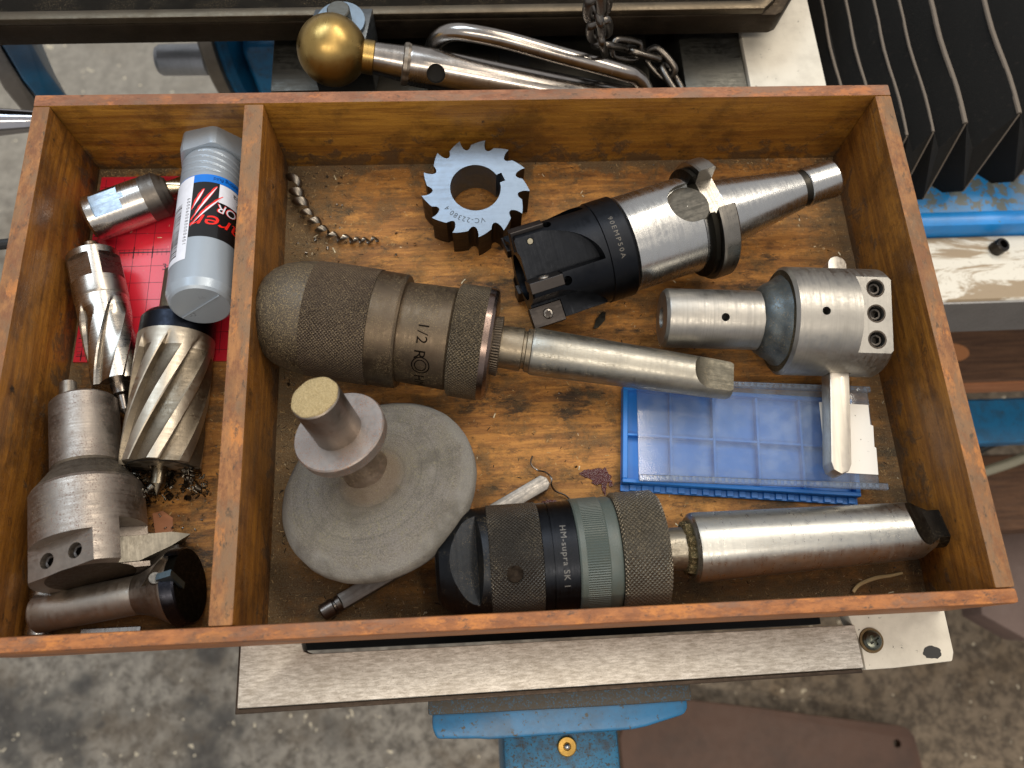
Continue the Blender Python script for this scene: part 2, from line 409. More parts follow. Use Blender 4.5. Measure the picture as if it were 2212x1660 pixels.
def tray_bottom(name, zones, k=1.0):
    m = Mat(name); st = (.28, 1, 1); st2 = (.05, 1, 1)
    g = m.noise(300, 6, .7, vec=m.co(st2), dist=.5); n1 = m.noise(85, 9, .80, vec=m.co(st, loc=(2, 0, 0)), dist=.3); n2 = m.noise(230, 8, .82, vec=m.co(st, loc=(0, 3, 1)))
    n3 = m.noise(600, 5, .8, vec=m.co((.8, 1, 1), loc=(5, 3, 1))); n4 = m.noise(34, 6, .68, vec=m.co((.6, 1, 1), loc=(1, 1, 6))); n6 = m.noise(140, 8, .8, vec=m.co(st, loc=(8, 1, 6)))
    c = m.mix(m.step(g, .32, .66), C('#845628'), C('#b17b3a')); c = m.mix(m.math('MULTIPLY', m.step(n6, .53, .60), .75), c, C('#c38842'))
    c = m.mix(m.math('MULTIPLY', m.step(n1, .46, .60), .72*k), c, C('#6a4420'))
    c = m.mix(m.math('MULTIPLY', m.step(n2, .52, .62), .75), c, C('#4b3119'))
    c = m.mix(m.math('MULTIPLY', m.step(n4, .52, .66), .55*k), c, C('#4a3823'))
    c = m.mix(m.math('MULTIPLY', m.math('MULTIPLY', m.step(n4, .56, .62), m.step(n2, .40, .55)), .8), c, C('#2a2118'))
    c = m.mix(m.math('MULTIPLY', m.step(n3, .60, .68), .85), c, C('#1f160e'))
    c = m.mix(m.math('MULTIPLY', m.step(m.noise(900, 3, .7, vec=m.co(loc=(2, 7, 1))), .68, .72), .7), c, C('#d09a5a'))
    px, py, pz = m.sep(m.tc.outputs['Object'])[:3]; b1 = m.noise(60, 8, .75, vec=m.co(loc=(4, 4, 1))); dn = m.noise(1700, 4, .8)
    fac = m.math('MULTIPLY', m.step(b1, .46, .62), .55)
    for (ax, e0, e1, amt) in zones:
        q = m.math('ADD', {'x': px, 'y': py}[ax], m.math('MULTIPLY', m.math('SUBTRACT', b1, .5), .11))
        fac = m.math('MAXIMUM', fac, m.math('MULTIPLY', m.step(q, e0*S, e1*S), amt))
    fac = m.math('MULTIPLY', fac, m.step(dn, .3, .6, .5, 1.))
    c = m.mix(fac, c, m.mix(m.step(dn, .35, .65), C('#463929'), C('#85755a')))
    m.bump(m.math('ADD', m.math('ADD', n2, n3), m.math('MULTIPLY', m.math('MULTIPLY', dn, fac), 2.)), .0004)
    return m.fin(c, m.mixf(fac, m.mixf(n2, .42, .7), .95), 0, .35)
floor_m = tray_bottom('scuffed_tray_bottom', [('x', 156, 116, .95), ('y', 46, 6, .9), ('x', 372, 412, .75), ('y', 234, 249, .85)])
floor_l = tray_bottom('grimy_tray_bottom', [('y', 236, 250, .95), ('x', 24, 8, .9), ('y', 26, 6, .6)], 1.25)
tray = thing('wooden_tray', 'old varnished wooden tool tray with one divider lying on the steel edge', 'tray')
H = 51.3
def board(name, pts, z0, z1, mside, mtop, bev=.9):
    bm = prism(pts, z0, z1)
    es = [e for e in bm.edges]
    bmesh.ops.bevel(bm, geom=es, offset=bev, segments=2, profile=.6, affect='EDGES')
    bm.normal_update()
    for f in bm.faces:
        f.material_index = 1 if (f.normal.z > .3 and f.calc_center_median().z > z1-3) else 0
    return obj(name, bm, [mside, mtop], tray, sharp=50)
board('back_board', [(0, 249.4), (420, 245.8), (420, 252.4), (0, 256)], -5, H, wall_x, rim_mat)
board('front_board', [(0, 0), (419.3, 0), (419.3, 6.0), (0, 6.0)], -5, H+.15, rim_front, rim_front, 1.6)
board('left_board', [(0, 6.15), (8, 6.15), (8, 249.2), (0, 249.3)], -5, H-.1, wall_y, rim_y)
board('right_board', [(411, 6.15), (419.2, 6.15), (420, 245.7), (411.7, 245.7)], -5, H-.1, wall_y, rim_y)
board('divider', [(101.75, 6.15), (111.2, 6.15), (109.2, 248.3), (99.8, 248.4)], .05, H-.4, wall_y, rim_y)
bm = nbox((7, 5, -4.9), (100.6, 250, 0)); obj('bottom_panel', bm, floor_l, tray, smooth=False)
bm = nbox((100.9, 5, -4.9), (413, 250, -.02)); obj('bottom_panel', bm, floor_m, tray, smooth=False)

# ================================================================== METALS
steel = metal('turned_steel', '#b9b4ad', .3, dust=.12, turn=.8, grime=.25)
steel_clean = metal('polished_steel', '#bcbcba', .21, dust=.06, turn=.6, grime=.12)
steel_ground = metal('ground_steel_face', '#7a8694', .36, dust=.05, turn=.4, turndir='rough', grime=.15, rust=.15, rustcol='#9a7a4c')
steel_dull = metal('dull_steel', '#8d857b', .38, dust=.25, turn=.8, grime=.45, rust=.35, rustcol='#5a3528', film=.35)
steel_dark = metal('dark_oily_steel', '#4e4842', .42, dust=.25, turn=.3, grime=.5, film=.5)
black_ox = metal('black_oxide', '#24262a', .33, dust=.06, turn=.25, grime=.3)
black_soft = metal('black_oxide_dusty', '#2a2c2f', .36, dust=.38, turn=.3, grime=.3, dustcol='#9a8660')
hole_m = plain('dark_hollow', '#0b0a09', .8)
socket_m = metal('blackened_screw', '#3d3a37', .35, dust=.2, grime=.4)

def warp(root, knots):
    """shift the stations along the tool axis: knots [(from mm, to mm)]"""
    def f(x):
        for (a0, b0), (a1, b1) in zip(knots, knots[1:]):
            if x <= a1 or (a1, b1) == knots[-1]: return b0+(x-a0)*(b1-b0)/(a1-a0)
    for o in COL.objects:
        if o.parent == root or (o.parent and o.parent.parent == root):
            for v in o.data.vertices: v.co.x = f(v.co.x/S)*S
            o.data.update()
# ---------------------------------------------------------------- drill chuck, large, brown
rohm = thing('drill_chuck', 'largest drill chuck, rusty brown and dusty with knurled sleeve and long taper shank', 'drill chuck', (107.6, 149.2, 27.3), (324.3, 107.2, 24))
RB = '#625648'
rk1 = metal('brown_knurl_sleeve', '#6b5e52', .45, dust=.62, knurl=(104, .62), grime=.35, film=.3, dustcol='#84714f')
rk2 = metal('brown_knurl_collar', '#6b6153', .42, dust=.6, knurl=(100, .60), grime=.35, dustcol='#84714f')
rs = metal('brown_steel', RB, .38, dust=.52, rust=.5, rustcol='#4a2c1e', grime=.5, film=.5, turn=.4, dustcol='#8d7a56')
rn = metal('brown_nose_steel', '#5d564e', .48, dust=.75, rust=.4, rustcol='#5a3018', grime=.7, film=.6, dustcol='#857350')
shk = metal('taper_shank_steel', '#9a978e', .32, dust=.5, turn=.6, grime=.4, film=.3, dustcol='#9a875f')
tang_m = metal('tang_steel', '#6f6a5e', .5, dust=.45, grime=.4, turn=.4, turndir='rough')
obj('nose', lathe([(6, 9), (.6, 9.6), (0, 12), (0.6, 14.5), (2.5, 18), (6, 21.3), (11, 24), (18, 25.9), (27, 26.9)], 96), rn, rohm)
obj('knurled_sleeve', lathe([(27.05, 26.7), (27.05, 27.2), (40, 27.5), (57.9, 27.5), (57.9, 26)], 128), rk1, rohm)
obj('sleeve_rim', lathe([(58, 26), (58, 27.1), (66, 27.0), (70.5, 26.9), (71.6, 26.3), (71.8, 24)], 96), rs, rohm)
obj('marked_ring', lathe([(71.8, 23.6), (96.2, 24.2), (97.2, 23.6), (97.4, 22)], 96), rs, rohm)
obj('knurled_collar', lathe([(97.4, 22), (97.5, 25.6), (98.5, 26.6), (111.5, 26.8)], 128), rk2, rohm)
obj('collar_rim', lathe([(111.5, 26.6), (114, 26.4), (115.3, 25.4), (115.8, 22), (115.8, 12)], 96), metal('brown_rim_bright', '#7d6d66', .25, dust=.25, grime=.5, film=.3), rohm)
obj('serrated_ring', lathe([(115.8, 13.8), (118.8, 14.2), (119, 12.5), (119.2, 9)], 96), metal('serrated_grime', '#6a6156', .5, dust=.4, serr=64), rohm)
obj('neck', lathe([(119, 10), (129, 10.2), (129.4, 9), (130.6, 9), (131, 10.2), (133, 10.4)], 64), metal('neck_grime', '#857b6b', .42, dust=.5, grime=.4, film=.3), rohm)
sh = obj('taper_shank', lathe([(133, 10.3), (133.4, 10.8), (134.5, 11.2), (145, 11.0), (212, 9.3), (221.6, 8.9), (223.2, 8.2)], 96), shk, rohm)
sh.data.materials.append(tang_m); Mt = rotX(R(6)); cc = []
for sg in (1, -1): cc += [cyl((214.5, -30, sg*17), (214.5, 30, sg*17), 12.2, 72), nbox((214.5, -30, min(sg*4.8, sg*30)), (240, 30, max(sg*4.8, sg*30)))]
for c_ in cc: bmesh.ops.transform(c_, matrix=Mt, verts=c_.verts)
cut(sh, cc, mi=1)
def engr(name, s, size, r, x0, th0, mat, parent, spacing=1.0, rfn=None):
    return flat_obj(name, wrap(text_bm(s, size, spacing), r, x0, th0, rfn=rfn), mat, parent)
ink = metal('engraving', '#1c1713', .6, dust=.1, grime=.1)
rf = lambda x: 23.6+(x-71.8)*.0246+.06
engr('engraved_mark', '1/2', 7.6, 24, 82, R(-8), ink, rohm, 1.05, rf)
engr('engraved_mark', 'R', 8.0, 24, 81.5, R(-38), ink, rohm, 1.0, rf)
rg_ = [];
for r0, r1 in ((4.0, 4.6), (2.6, 3.1)):
    for k in range(28):
        a0, a1 = 2*PI*k/28, 2*PI*(k+1)/28
        rg_.append([(8+r0*math.cos(a0), 3+r0*math.sin(a0)), (8+r1*math.cos(a0), 3+r1*math.sin(a0)), (8+r1*math.cos(a1), 3+r1*math.sin(a1)), (8+r0*math.cos(a1), 3+r0*math.sin(a1))])
flat_obj('engraved_mark', wrap(poly_bm(rg_), 24, 82, R(-38), rfn=rf), ink, rohm)
engr('engraved_mark', 'HM', 7.4, 24, 82, R(-71), ink, rohm, 1.0, rf)

warp(rohm, [(0, 0), (71.8, 68), (97.4, 91.5), (115.8, 110.5), (133, 128), (223.2, 223)])
# ---------------------------------------------------------------- drill chuck, black with green ring
ch = thing('drill_chuck', 'black drill chuck with grey-green ring and thick taper shank along the front board', 'drill chuck', (187.5, 27.1, 26.3), (416.7, 34.6, 22))
hk1 = metal('dark_knurl', '#5c5852', .36, dust=.42, knurl=(92, .56), grime=.3, dustcol='#6e6350')
hk2 = metal('grey_knurl', '#7c7568', .40, dust=.5, knurl=(84, .50), grime=.3, dustcol='#7c6f55')
nose_o = obj('nose', lathe([(5, 8), (0.5, 9), (0, 11), (.5, 14.3), (2, 16.5), (13, 23.0), (15.5, 23.7), (24, 23.9)], 128), black_soft, ch, sharp=20)
cc = []
for k in range(3):
    Mk = rotX(R(-25+24+120*k)) @ Matrix.Rotation(R(17), 4, 'Y')
    cc.append(nbox((-30, -30, 20.4), (13.5, 30, 60), M=Mk))
cut(nose_o, cc, 18)
kn = obj('knurled_sleeve', lathe([(24, 22), (24.1, 24.1), (25, 24.4), (46.4, 24.4), (47.3, 24), (47.3, 22)], 144), hk1, ch)
tcam = R(-10)
cut(kn, [cyl((34.5, 20*math.sin(tcam-.16), 20*math.cos(tcam-.16)), (34.5, 30*math.sin(tcam-.16), 30*math.cos(tcam-.16)), 3.7, 32)])
obj('spanner_hole', cyl((34.5, 18*math.sin(tcam-.16), 18*math.cos(tcam-.16)), (34.5, 22.4*math.sin(tcam-.16), 22.4*math.cos(tcam-.16)), 3.68, 32), metal('hole_floor', '#2b2520', .6, dust=.3), ch)
obj('black_band', lathe([(47.4, 22), (47.5, 23.8), (51.3, 23.9), (51.4, 23.3), (51.9, 23.3), (52, 23.9), (62.6, 24), (62.7, 23)], 128), black_ox, ch)
gp = paint('grey_green_enamel', '#444d49', .42, grime=.25, grimecol='#4a4638', bump=.4, scale=8)
obj('green_ring', lathe([(62.8, 22), (62.9, 24.3), (63.6, 24.8), (66, 24.8)], 128), gp, ch)
def greenserr():
    m = Mat('grey_green_serration'); u, v, _ = m.sep(m.tc.outputs['UV'])[:3]
    h = m.math('ABSOLUTE', m.math('SUBTRACT', m.math('FRACT', m.math('MULTIPLY', u, 150)), .5))
    m.bump(h, .0008); n = m.noise(120, 5, .7)
    c = m.mix(m.math('MULTIPLY', m.step(n, .45, .7), .4), C('#444d49'), C('#4b4a3c'))
    return m.fin(m.mix(m.math('MULTIPLY', m.step(h, .3, .48), .5), c, C('#3d463f')), .42)
obj('serrated_band', lathe([(66, 24.75), (75.8, 24.9)], 160), greenserr(), ch)
obj('green_ring', lathe([(75.8, 24.9), (76.3, 24.5), (80.5, 24.7), (81.8, 24.2), (81.9, 22)], 128), gp, ch)
obj('knurled_collar', lathe([(82.1, 22), (82.2, 25.2), (83.4, 26.1), (101.5, 26.1), (103.2, 24.6), (103.6, 20), (103.6, 9)], 160), hk2, ch)
obj('neck', lathe([(103.6, 9.3), (112, 9.2), (114.5, 9.6)], 64), metal('neck_dusty', '#8a8478', .35, dust=.5, grime=.4), ch)
obj('neck_grease', lathe([(112.6, 9.5), (113.2, 10.8), (115.6, 11.2), (116, 9)], 64, rfun=lambda x, r, t, u: r*(1+.05*math.sin(9*t)+.04*math.sin(23*t))), metal('grease', '#3f3a26', .6, dust=.8), ch)
sh = obj('taper_shank', lathe([(115.5, 9.5), (115.3, 13.2), (116.6, 14.8), (118, 15.0), (210.5, 12.5), (213, 12.1), (216, 10.2), (219, 8.6)], 128), metal('bright_taper', '#aaaaa6', .28, dust=.4, turn=.7, grime=.2, dustcol='#a58f6a'), ch)
black_t = metal('black_tang', '#332f2a', .5, dust=.4, grime=.4); sh.data.materials.append(black_t)
tg = obj('tang', lathe([(214, 8.4), (229, 8.2), (233.2, 7.2), (234.6, 5.2)], 96), black_t, ch)
cc = [cyl((218.5, -30, 19), (218.5, 30, 19), 14, 72), cyl((218.5, -30, -19), (218.5, 30, -19), 14, 72), nbox((218.5, -30, 5), (240, 30, 30)), nbox((218.5, -30, -30), (240, 30, -5))]
Mt = rotX(R(20))
for c_ in cc: bmesh.ops.transform(c_, matrix=Mt, verts=c_.verts)
cut(sh, cc, mi=1)
cut(tg, [nbox((210, -30, 5.1), (240, 30, 30), M=Mt), nbox((210, -30, -30), (240, 30, -5.1), M=Mt)])
litho = plain('pale_engraving', '#65635f', .5)
engr('engraved_mark', 'HM-supra SK 1', 3.8, 24.07, 55.6, R(26), litho, ch, 1.12)

warp(ch, [(0, 0), (103.6, 96), (115.5, 110), (212, 211), (235, 235)])
# ---------------------------------------------------------------- face mill on taper arbor
ml = thing('face_mill', 'black indexable face mill on a bright steel tapered arbor', 'milling cutter', (229.9, 162.2, 27.2), (392, 210.8, 32))
body = obj('cutter_body', lathe([(0, 10), (0, 23.8), (.8, 24.6), (22, 24.6), (30, 24.3), (42, 24.3), (42.4, 24.9), (56, 24.9), (57, 24.2), (57, 12)], 160), black_ox, ml, sharp=25)
cuts = [cyl((-2, 0, 0), (20, 0, 0), 11.5, 48), lathe([(-1, 21.5), (.9, 18.5), (.9, 5)], 64)]
ins_m = metal('carbide_insert', '#433f3d', .35, dust=.05, turn=.2, turndir='rough', grime=.2)
pk = []
for k in range(5):
    t = R(-36+72*k); Mk = rotX(t)
    pts = [(-3, 0)]+[(-3+ 44.5*math.sin(a)**.9, 21*math.cos(a)) for a in [i*PI/2/14 for i in range(15)]][::1]
    pts = [(-3, 0), (-3, 21)]+[(2+37.5*math.sin(i*PI/2/14), 21*math.cos(i*PI/2/14)) for i in range(1, 15)]
    pk.append(prism([(x, y) for x, y in pts], 14.6, 40, M=Mk @ Matrix.Rotation(R(-3), 4, 'X')))
    cuts.append(nbox((-2, -4.4, 15.6), (16.3, 2.2, 40), M=Mk))
    v = Mk @ Vector((17.8, -3.2, 13)); u_ = Mk @ Vector((17.8, -3.2, 40)); cuts.append(cyl(v, u_, 2.3, 24))
    v = Mk @ Vector((7.5, 17.5, 11)); u_ = Mk @ Vector((7.5, 17.5, 30)); cuts.append(cyl(v, u_, 1.7, 24))
cut(body, cuts[:2])
for c_ in pk: cut(body, [c_])
for c_ in cuts[2:]: cut(body, [c_])
for k in range(5):
    t = R(-36+72*k); Mk = rotX(t)
    obj('insert', nbox((-.7, -4.2, 15.8), (16.1, .9, 25.9), .25, M=Mk), ins_m, ml, sharp=20)
    v = Mk @ Vector((8, .8, 20.6)); u_ = Mk @ Vector((8, 1.75, 20.6))
    scr = obj('screw', lathe([(0, 2.7), (.4, 2.6), (.75, 2.2), (.55, 1.5), (-.6, 1.4)], 36, rfun=lambda x, r, tt, u: r*(1+.13*math.cos(6*tt)) if r < 1.6 else r, M=(lambda q: (q.to_translation, q)[1])((lambda a, b: (lambda qq: (setattr(qq, 'translation', a), qq)[1])(((b-a).to_track_quat('X', 'Z').to_matrix().to_4x4())))(v, u_))), metal('bright_screw_%d' % k, '#a09a92', .3, grime=.4), ml)
    v = Mk @ Vector((7.5, 17.5, 12.5)); u_ = Mk @ Vector((7.5, 17.5, 13.6)); obj('pin', cyl(v, u_, 1.35, 20), metal('pin_end_%d' % k, '#8d8878', .4, dust=.3), ml)
obj('bore', lathe([(3, 11.3), (19, 11.3), (19, 0.1)], 48, capend=False), black_ox, ml)
engr('etched_mark', '90EMP50A', 3.7, 24.97, 47.6, R(10), plain('pale_etching', '#5c574f', .5), ml, 1.35)
arb = obj('arbor', lathe([(57.1, 12), (57.2, 22.6), (58.2, 23.6), (93, 23.6), (93.6, 23.0), (94.6, 23.0)], 128), steel_clean, ml)
grv = obj('flange_groove', lathe([(94.6, 22.8), (95, 25.8), (95.8, 27.2), (98, 27.2), (98.2, 25.6), (99.2, 25.6)], 128), metal('dark_groove', '#26241f', .5, dust=.2), ml)
flg = obj('flange', lathe([(99.0, 25.5), (99.0, 29.2), (100, 29.8), (107, 29.8), (107.8, 29.1), (107.9, 17)], 128), metal('flange_steel', '#8d8880', .28, turn=.3, grime=.3, dust=.08), ml)
NT = R(2)
ncut = lambda: [cyl(rotX(NT) @ Vector((90, 0, 18.2)), rotX(NT) @ Vector((90, 0, 50)), 10.6, 64), nbox((90, -10.6, 18.2), (125, 10.6, 50), M=rotX(NT))]
for o_ in (arb, grv, flg): cut(o_, ncut())
for o_ in (grv, flg): cut(o_, [nbox((80, -9, -50), (125, 9, -19))])
obj('notch_floor', lathe([(0, .1), (0, 10.5)], 64, capend=False, M=Matrix.Translation(rotX(NT) @ Vector((90, 0, 18.23))) @ rotX(NT) @ Matrix.Rotation(R(-90), 4, 'Y')), metal('notch_grey', '#57544e', .5, turn=.4, turndir='rough', dust=.2), ml)
obj('taper', lathe([(107.9, 17.4), (108.4, 17.7), (151, 10.0)], 128), steel_clean, ml)
obj('taper_groove', lathe([(151, 9.6), (151.1, 9.2), (154.4, 9.1), (154.5, 9.4)], 96), metal('groove_dark', '#3a3834', .45), ml)
obj('taper_end', lathe([(154.4, 9.4), (154.8, 9.8), (168.2, 9.6), (169.2, 8.8), (169.2, 4), (165, 4)], 96), steel_clean, ml)

warp(ml, [(0, 0), (30, 29), (57, 52.5), (107.9, 102), (151, 148.5), (170, 170)])
# ---------------------------------------------------------------- ring cutter
rt = thing('ring_cutter', 'toothed steel ring cutter with large keyed bore standing flat on tray bottom', 'milling cutter', (210.4, 217.6, 1.0))
rt.rotation_euler = (R(4.5), R(0), R(0))
nt = 13; pts = []
for k in range(nt, 0, -1):
    a = 2*PI*k/nt + R(22)
    # clockwise hooked tooth: tip, gullet, long back
    for da, r in ((0, 27.6), (.2, 26.0), (-.1, 24.5), (-1.2, 23.1), (-3.2, 22.0), (-6, 21.7), (-8.8, 22.3), (-10.6, 23.4), (-11.8, 24.5), (-15, 25.1), (-20, 26.1), (-24.5, 27.0)):
        pts.append((r*math.cos(a+R(da)), r*math.sin(a+R(da))))
pts = pts[::-1]
ring_side = metal('ring_flank', '#4a4136', .42, dust=.25, turn=.3, turndir='z', grime=.5, film=.5)
bm = prism(pts, 0, 23.5)
bm.normal_update()
for f in bm.faces: f.material_index = 0 if abs(f.normal.z) > .8 else 1
rb = obj('toothed_ring', bm, [steel_ground, ring_side], rt, sharp=25)
cb = cyl((0, 0, -5), (0, 0, 30), 12.9, 72)
cut(rb, [cb, nbox((0, -2.4, -5), (15.6, 2.4, 30), M=Matrix.Rotation(R(22), 4, 'Z'))], 25)
dm = plain('faint_marking', '#28343d', .5)
bm = text_bm('VC-22380.4', 3.9, 1.25)
for v in bm.verts:      # bend the line of text round the bore, read from the far side
    a = -v.co.x/19.5; r = 17.2+ (v.co.y)
    ang = R(-77) + a
    v.co = Vector((r*math.cos(ang), r*math.sin(ang), 23.56))
# letters face outward-down: mirror back to readable order
flat_obj('etched_mark', bm, dm, rt)

# ---------------------------------------------------------------- boring bar holder
bh = thing('boring_head', 'bright steel boring head with welded shank and three socket screws', 'boring head', (296.8, 139.4, 26.1), (399.1, 132.6, 26.1))
hsteel = metal('holder_steel', '#9b9892', .36, dust=.16, turn=1.0, grime=.25, rust=.18)
hd = obj('shank', lathe([(.2, 9), (.2, 12.5), (1.6, 13.9), (2.4, 14.1), (47, 14.2)], 96), hsteel, bh)
cut(hd, [cyl(rotX(R(-20)) @ Vector((27, 0, 8)), rotX(R(-20)) @ Vector((27, 0, 20)), 1.9, 24), cyl((-1, 0, 0), (1.2, 0, 0), 5, 32)])
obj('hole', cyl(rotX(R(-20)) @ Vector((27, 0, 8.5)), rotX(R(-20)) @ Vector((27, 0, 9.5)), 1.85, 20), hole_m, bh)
wf = lambda x, r, t, u: r*(1+.012*math.sin(5*t+1)+.010*math.sin(11*t+x*.6))
obj('weld_bead', lathe([(45.5, 14.1), (46.2, 15.2), (47.6, 16.6), (49.4, 17.7), (51.4, 18.5), (53.2, 19.6), (55, 21.4), (56.4, 22)], 128, rfun=wf), metal('weld', '#5d666a', .42, dust=.5, rust=.9, rustcol='#4a4538', grime=.8, film=.3), bh, sharp=60)
hb = obj('head', lathe([(56, 13), (56, 24.4), (57.4, 25.9), (101, 25.9), (102.3, 25.0), (102.3, 8)], 128), hsteel, bh)
FT = R(-12)
cut(hb, [nbox((86, -40, 18.8), (110, 40, 60), M=rotX(FT)), cyl(rotX(R(-13)) @ Vector((69, 0, 18)), rotX(R(-13)) @ Vector((69, 0, 30)), 1.9, 24)]
    + [cyl(rotX(FT) @ Vector((95, y, 14)), rotX(FT) @ Vector((95, y, 24)), 3.6, 32) for y in (12.5, .6, -11.5)]
    + [nbox((-5.2, -50, -5.4), (5.2, 50, 5.4), M=Matrix.Translation((86.0, 0, -5.2)) @ Matrix.Rotation(R(-6.0), 4, 'Z'))])
obj('head_shoulder', lathe([(55.9, 13.5), (55.9, 24.3)], 96, capend=False), metal('shoulder_grime', '#524c3f', .6, dust=.6, grime=.6), bh)
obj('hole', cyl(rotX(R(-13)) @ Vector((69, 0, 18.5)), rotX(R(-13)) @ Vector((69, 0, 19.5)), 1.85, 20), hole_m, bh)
for y in (12.5, .6, -11.5):
    Mk = rotX(FT) @ Matrix.Translation((95, y, 0)) @ Matrix.Rotation(R(-90), 4, 'Y')
    s_ = obj('screw', lathe([(13.6, 3.2), (16.6, 3.2), (17.2, 2.5), (17.1, 1.75), (14.5, 1.7)], 36, rfun=lambda x, r, t, u: (r/math.cos(((t+PI/6) % (PI/3))-PI/6)*.95 if r < 2 else r), M=Mk), socket_m, bh, sharp=20)
    obj('screw_rim', lathe([(18.86, 3.6), (18.95, 4.0), (18.86, 4.3)], 36, capend=False, M=Mk), steel_dark, s_)
barM = Matrix.Translation((86.0, 0, -5.2)) @ Matrix.Rotation(R(-6.0), 4, 'Z')
tip = [(4.6*math.sin(a), 32+4.6*math.cos(a)) for a in [R(90-15*i) for i in range(13)]]
bm = prism([(-4.6, -69.5), (-3.4, -73.0), (0, -74.6), (3.4, -73.0), (4.6, -69.5)]+tip, -5.0, 5.0, bevel=.35)
bmesh.ops.transform(bm, matrix=barM, verts=bm.verts)
bar_m = metal('tool_bit_steel', '#c9c2b6', .36, dust=.06, turn=.5, turndir='x', grime=.12)
obj('tool_bit', bm, bar_m, bh)

# ---------------------------------------------------------------- grinding wheel on spindle
nrm = Vector((math.sin(R(24))*math.cos(R(126)), math.sin(R(24))*math.sin(R(126)), math.cos(R(24))))
P0 = Vector((161.0, 65.5, 30))
gw = thing('grinding_wheel', 'grey grinding wheel on a flanged steel spindle, tilted on the tray bottom', 'grinding wheel', P0, P0+nrm)
def stone():
    m = Mat('abrasive_stone'); n = m.noise(2400, 3, .8); b = m.noise(45, 5, .7); v = m.noise(900, 4, .8)
    c = m.mix(m.step(n, .3, .7), C('#524d49'), C('#938c82')); c = m.mix(m.math('MULTIPLY', m.step(b, .35, .7), .35), c, C('#77715f'))
    c = m.mix(m.math('MULTIPLY', m.step(v, .55, .66), .7), c, C('#8f8767'))
    c = m.mix(m.math('MULTIPLY', m.step(m.noise(70, 6, .75, vec=m.co(loc=(3, 3, 1))), .5, .68), .4), c, C('#857f7a'))
    px, py, pz = m.sep(m.tc.outputs['Object'])[:3]; rr_ = m.math('SQRT', m.math('ADD', m.math('MULTIPLY', py, py), m.math('MULTIPLY', pz, pz)))
    cx = m.n.new('ShaderNodeCombineXYZ'); m.l.new(rr_, cx.inputs[0]); ring_n = m.noise(380, 4, .7, vec=cx.outputs[0])
    c = m.mix(m.math('MULTIPLY', m.step(ring_n, .45, .65), .30), c, C('#4a4641'))
    c = m.mix(m.math('MULTIPLY', m.step(m.math('ADD', rr_, m.math('MULTIPLY', m.math('SUBTRACT', b, .5), .012)), .0385, .0420), .4), c, C('#918f8a'))
    c = m.mix(m.math('MULTIPLY', m.step(m.noise(26, 5, .65, vec=m.co(loc=(8, 2, 5))), .50, .66), .55), c, C('#4f4a42'))
    c = m.mix(m.math('MULTIPLY', m.step(rr_, .0165, .0105), .4), c, C('#7f6a55'))
    m.bump(m.math('ADD', n, v), .0006); return m.fin(c, .9, 0, .2)
obj('stone', lathe([(-12.5, 9), (-12.5, 40), (-11, 43.4), (-8.5, 44.4), (-4.5, 44.4), (-3.4, 43.6), (-.2, 40.6), (.4, 39.8), (1.4, 37.5), (1.8, 30), (1.6, 8)], 160, rfun=lambda x, r, t, u: r*(1+.0012*math.sin(3*t)+.0012*math.sin(17*t)+.001*math.sin(31*t))), stone(), gw, sharp=60)
SH = Matrix.Translation(gw.matrix_world.to_3x3().inverted() @ (Vector((-.52, .75, -.405))*6.6)) @ Matrix.Translation((-9, 0, 0))
rusty = metal('rusty_hub', '#8f8071', .5, dust=.55, rust=.5, rustcol='#7c4a30', grime=.4, dustcol='#a08b66')
obj('hub', lathe([(9, 10.8), (13, 9.4), (16, 8.6), (32, 8.6), (34.5, 9)], 64, M=SH, rfun=lambda x, r, t, u: r*(1+.02*math.sin(5*t+x))), rusty, gw)
obj('flange', lathe([(33.4, 8), (33.6, 17.6), (34.6, 19.2), (39.3, 19.6), (40, 19.1), (40.2, 9)], 96, M=SH), metal('flange_spindle', '#a59c95', .42, dust=.32, rust=.75, rustcol='#8a5a3c', grime=.3, dustcol='#b29b7c'), gw)
obj('spindle', lathe([(40, 10.0), (62.2, 10.0), (63, 9.4)], 64, M=SH), metal('spindle_steel', '#8a8178', .33, dust=.15, turn=.8, grime=.3), gw)
def felt():
    m = Mat('caked_dust'); n = m.noise(1500, 5, .8); m.bump(n, .0012)
    return m.fin(m.mix(m.step(n, .3, .7), C('#a08a5e'), C('#cdb98c')), .95)
obj('dusty_end', lathe([(62.9, 9.7), (63.4, 9.5), (63.9, 8.2), (64.1, 5), (64.1, .2)], 64, capend=False, M=SH, rfun=lambda x, r, t, u: r*(1+.015*math.sin(8*t))), felt(), gw)

# ---------------------------------------------------------------- long square rod under the wheel
rd = thing('steel_rod', 'thin flat-sided steel rod with round grooved end passing under grinding wheel', 'rod', (136.4, 12.4, 4.2), (238.5, 67.0, 4.2))
rm_ = metal('rod_steel', '#8f8a84', .45, dust=.12, turn=.5, turndir='rough', grime=.3, rust=.15)
obj('round_end', lathe([(-1, 3), (-.4, 3.7), (5, 3.9), (5.4, 3.2), (6.2, 3.1), (6.6, 3.8), (8.6, 3.8), (9, 3)], 48), metal('rod_end', '#6f6862', .35, dust=.2, grime=.4), rd)
bm = prism([(8.5, -3.5), (114, -3.9), (116.5, -2.2), (116.5, 1.2), (114.5, 3.6), (8.5, 3.5)], -3.6, 2.6, bevel=.5)
obj('bar', bm, rm_, rd)

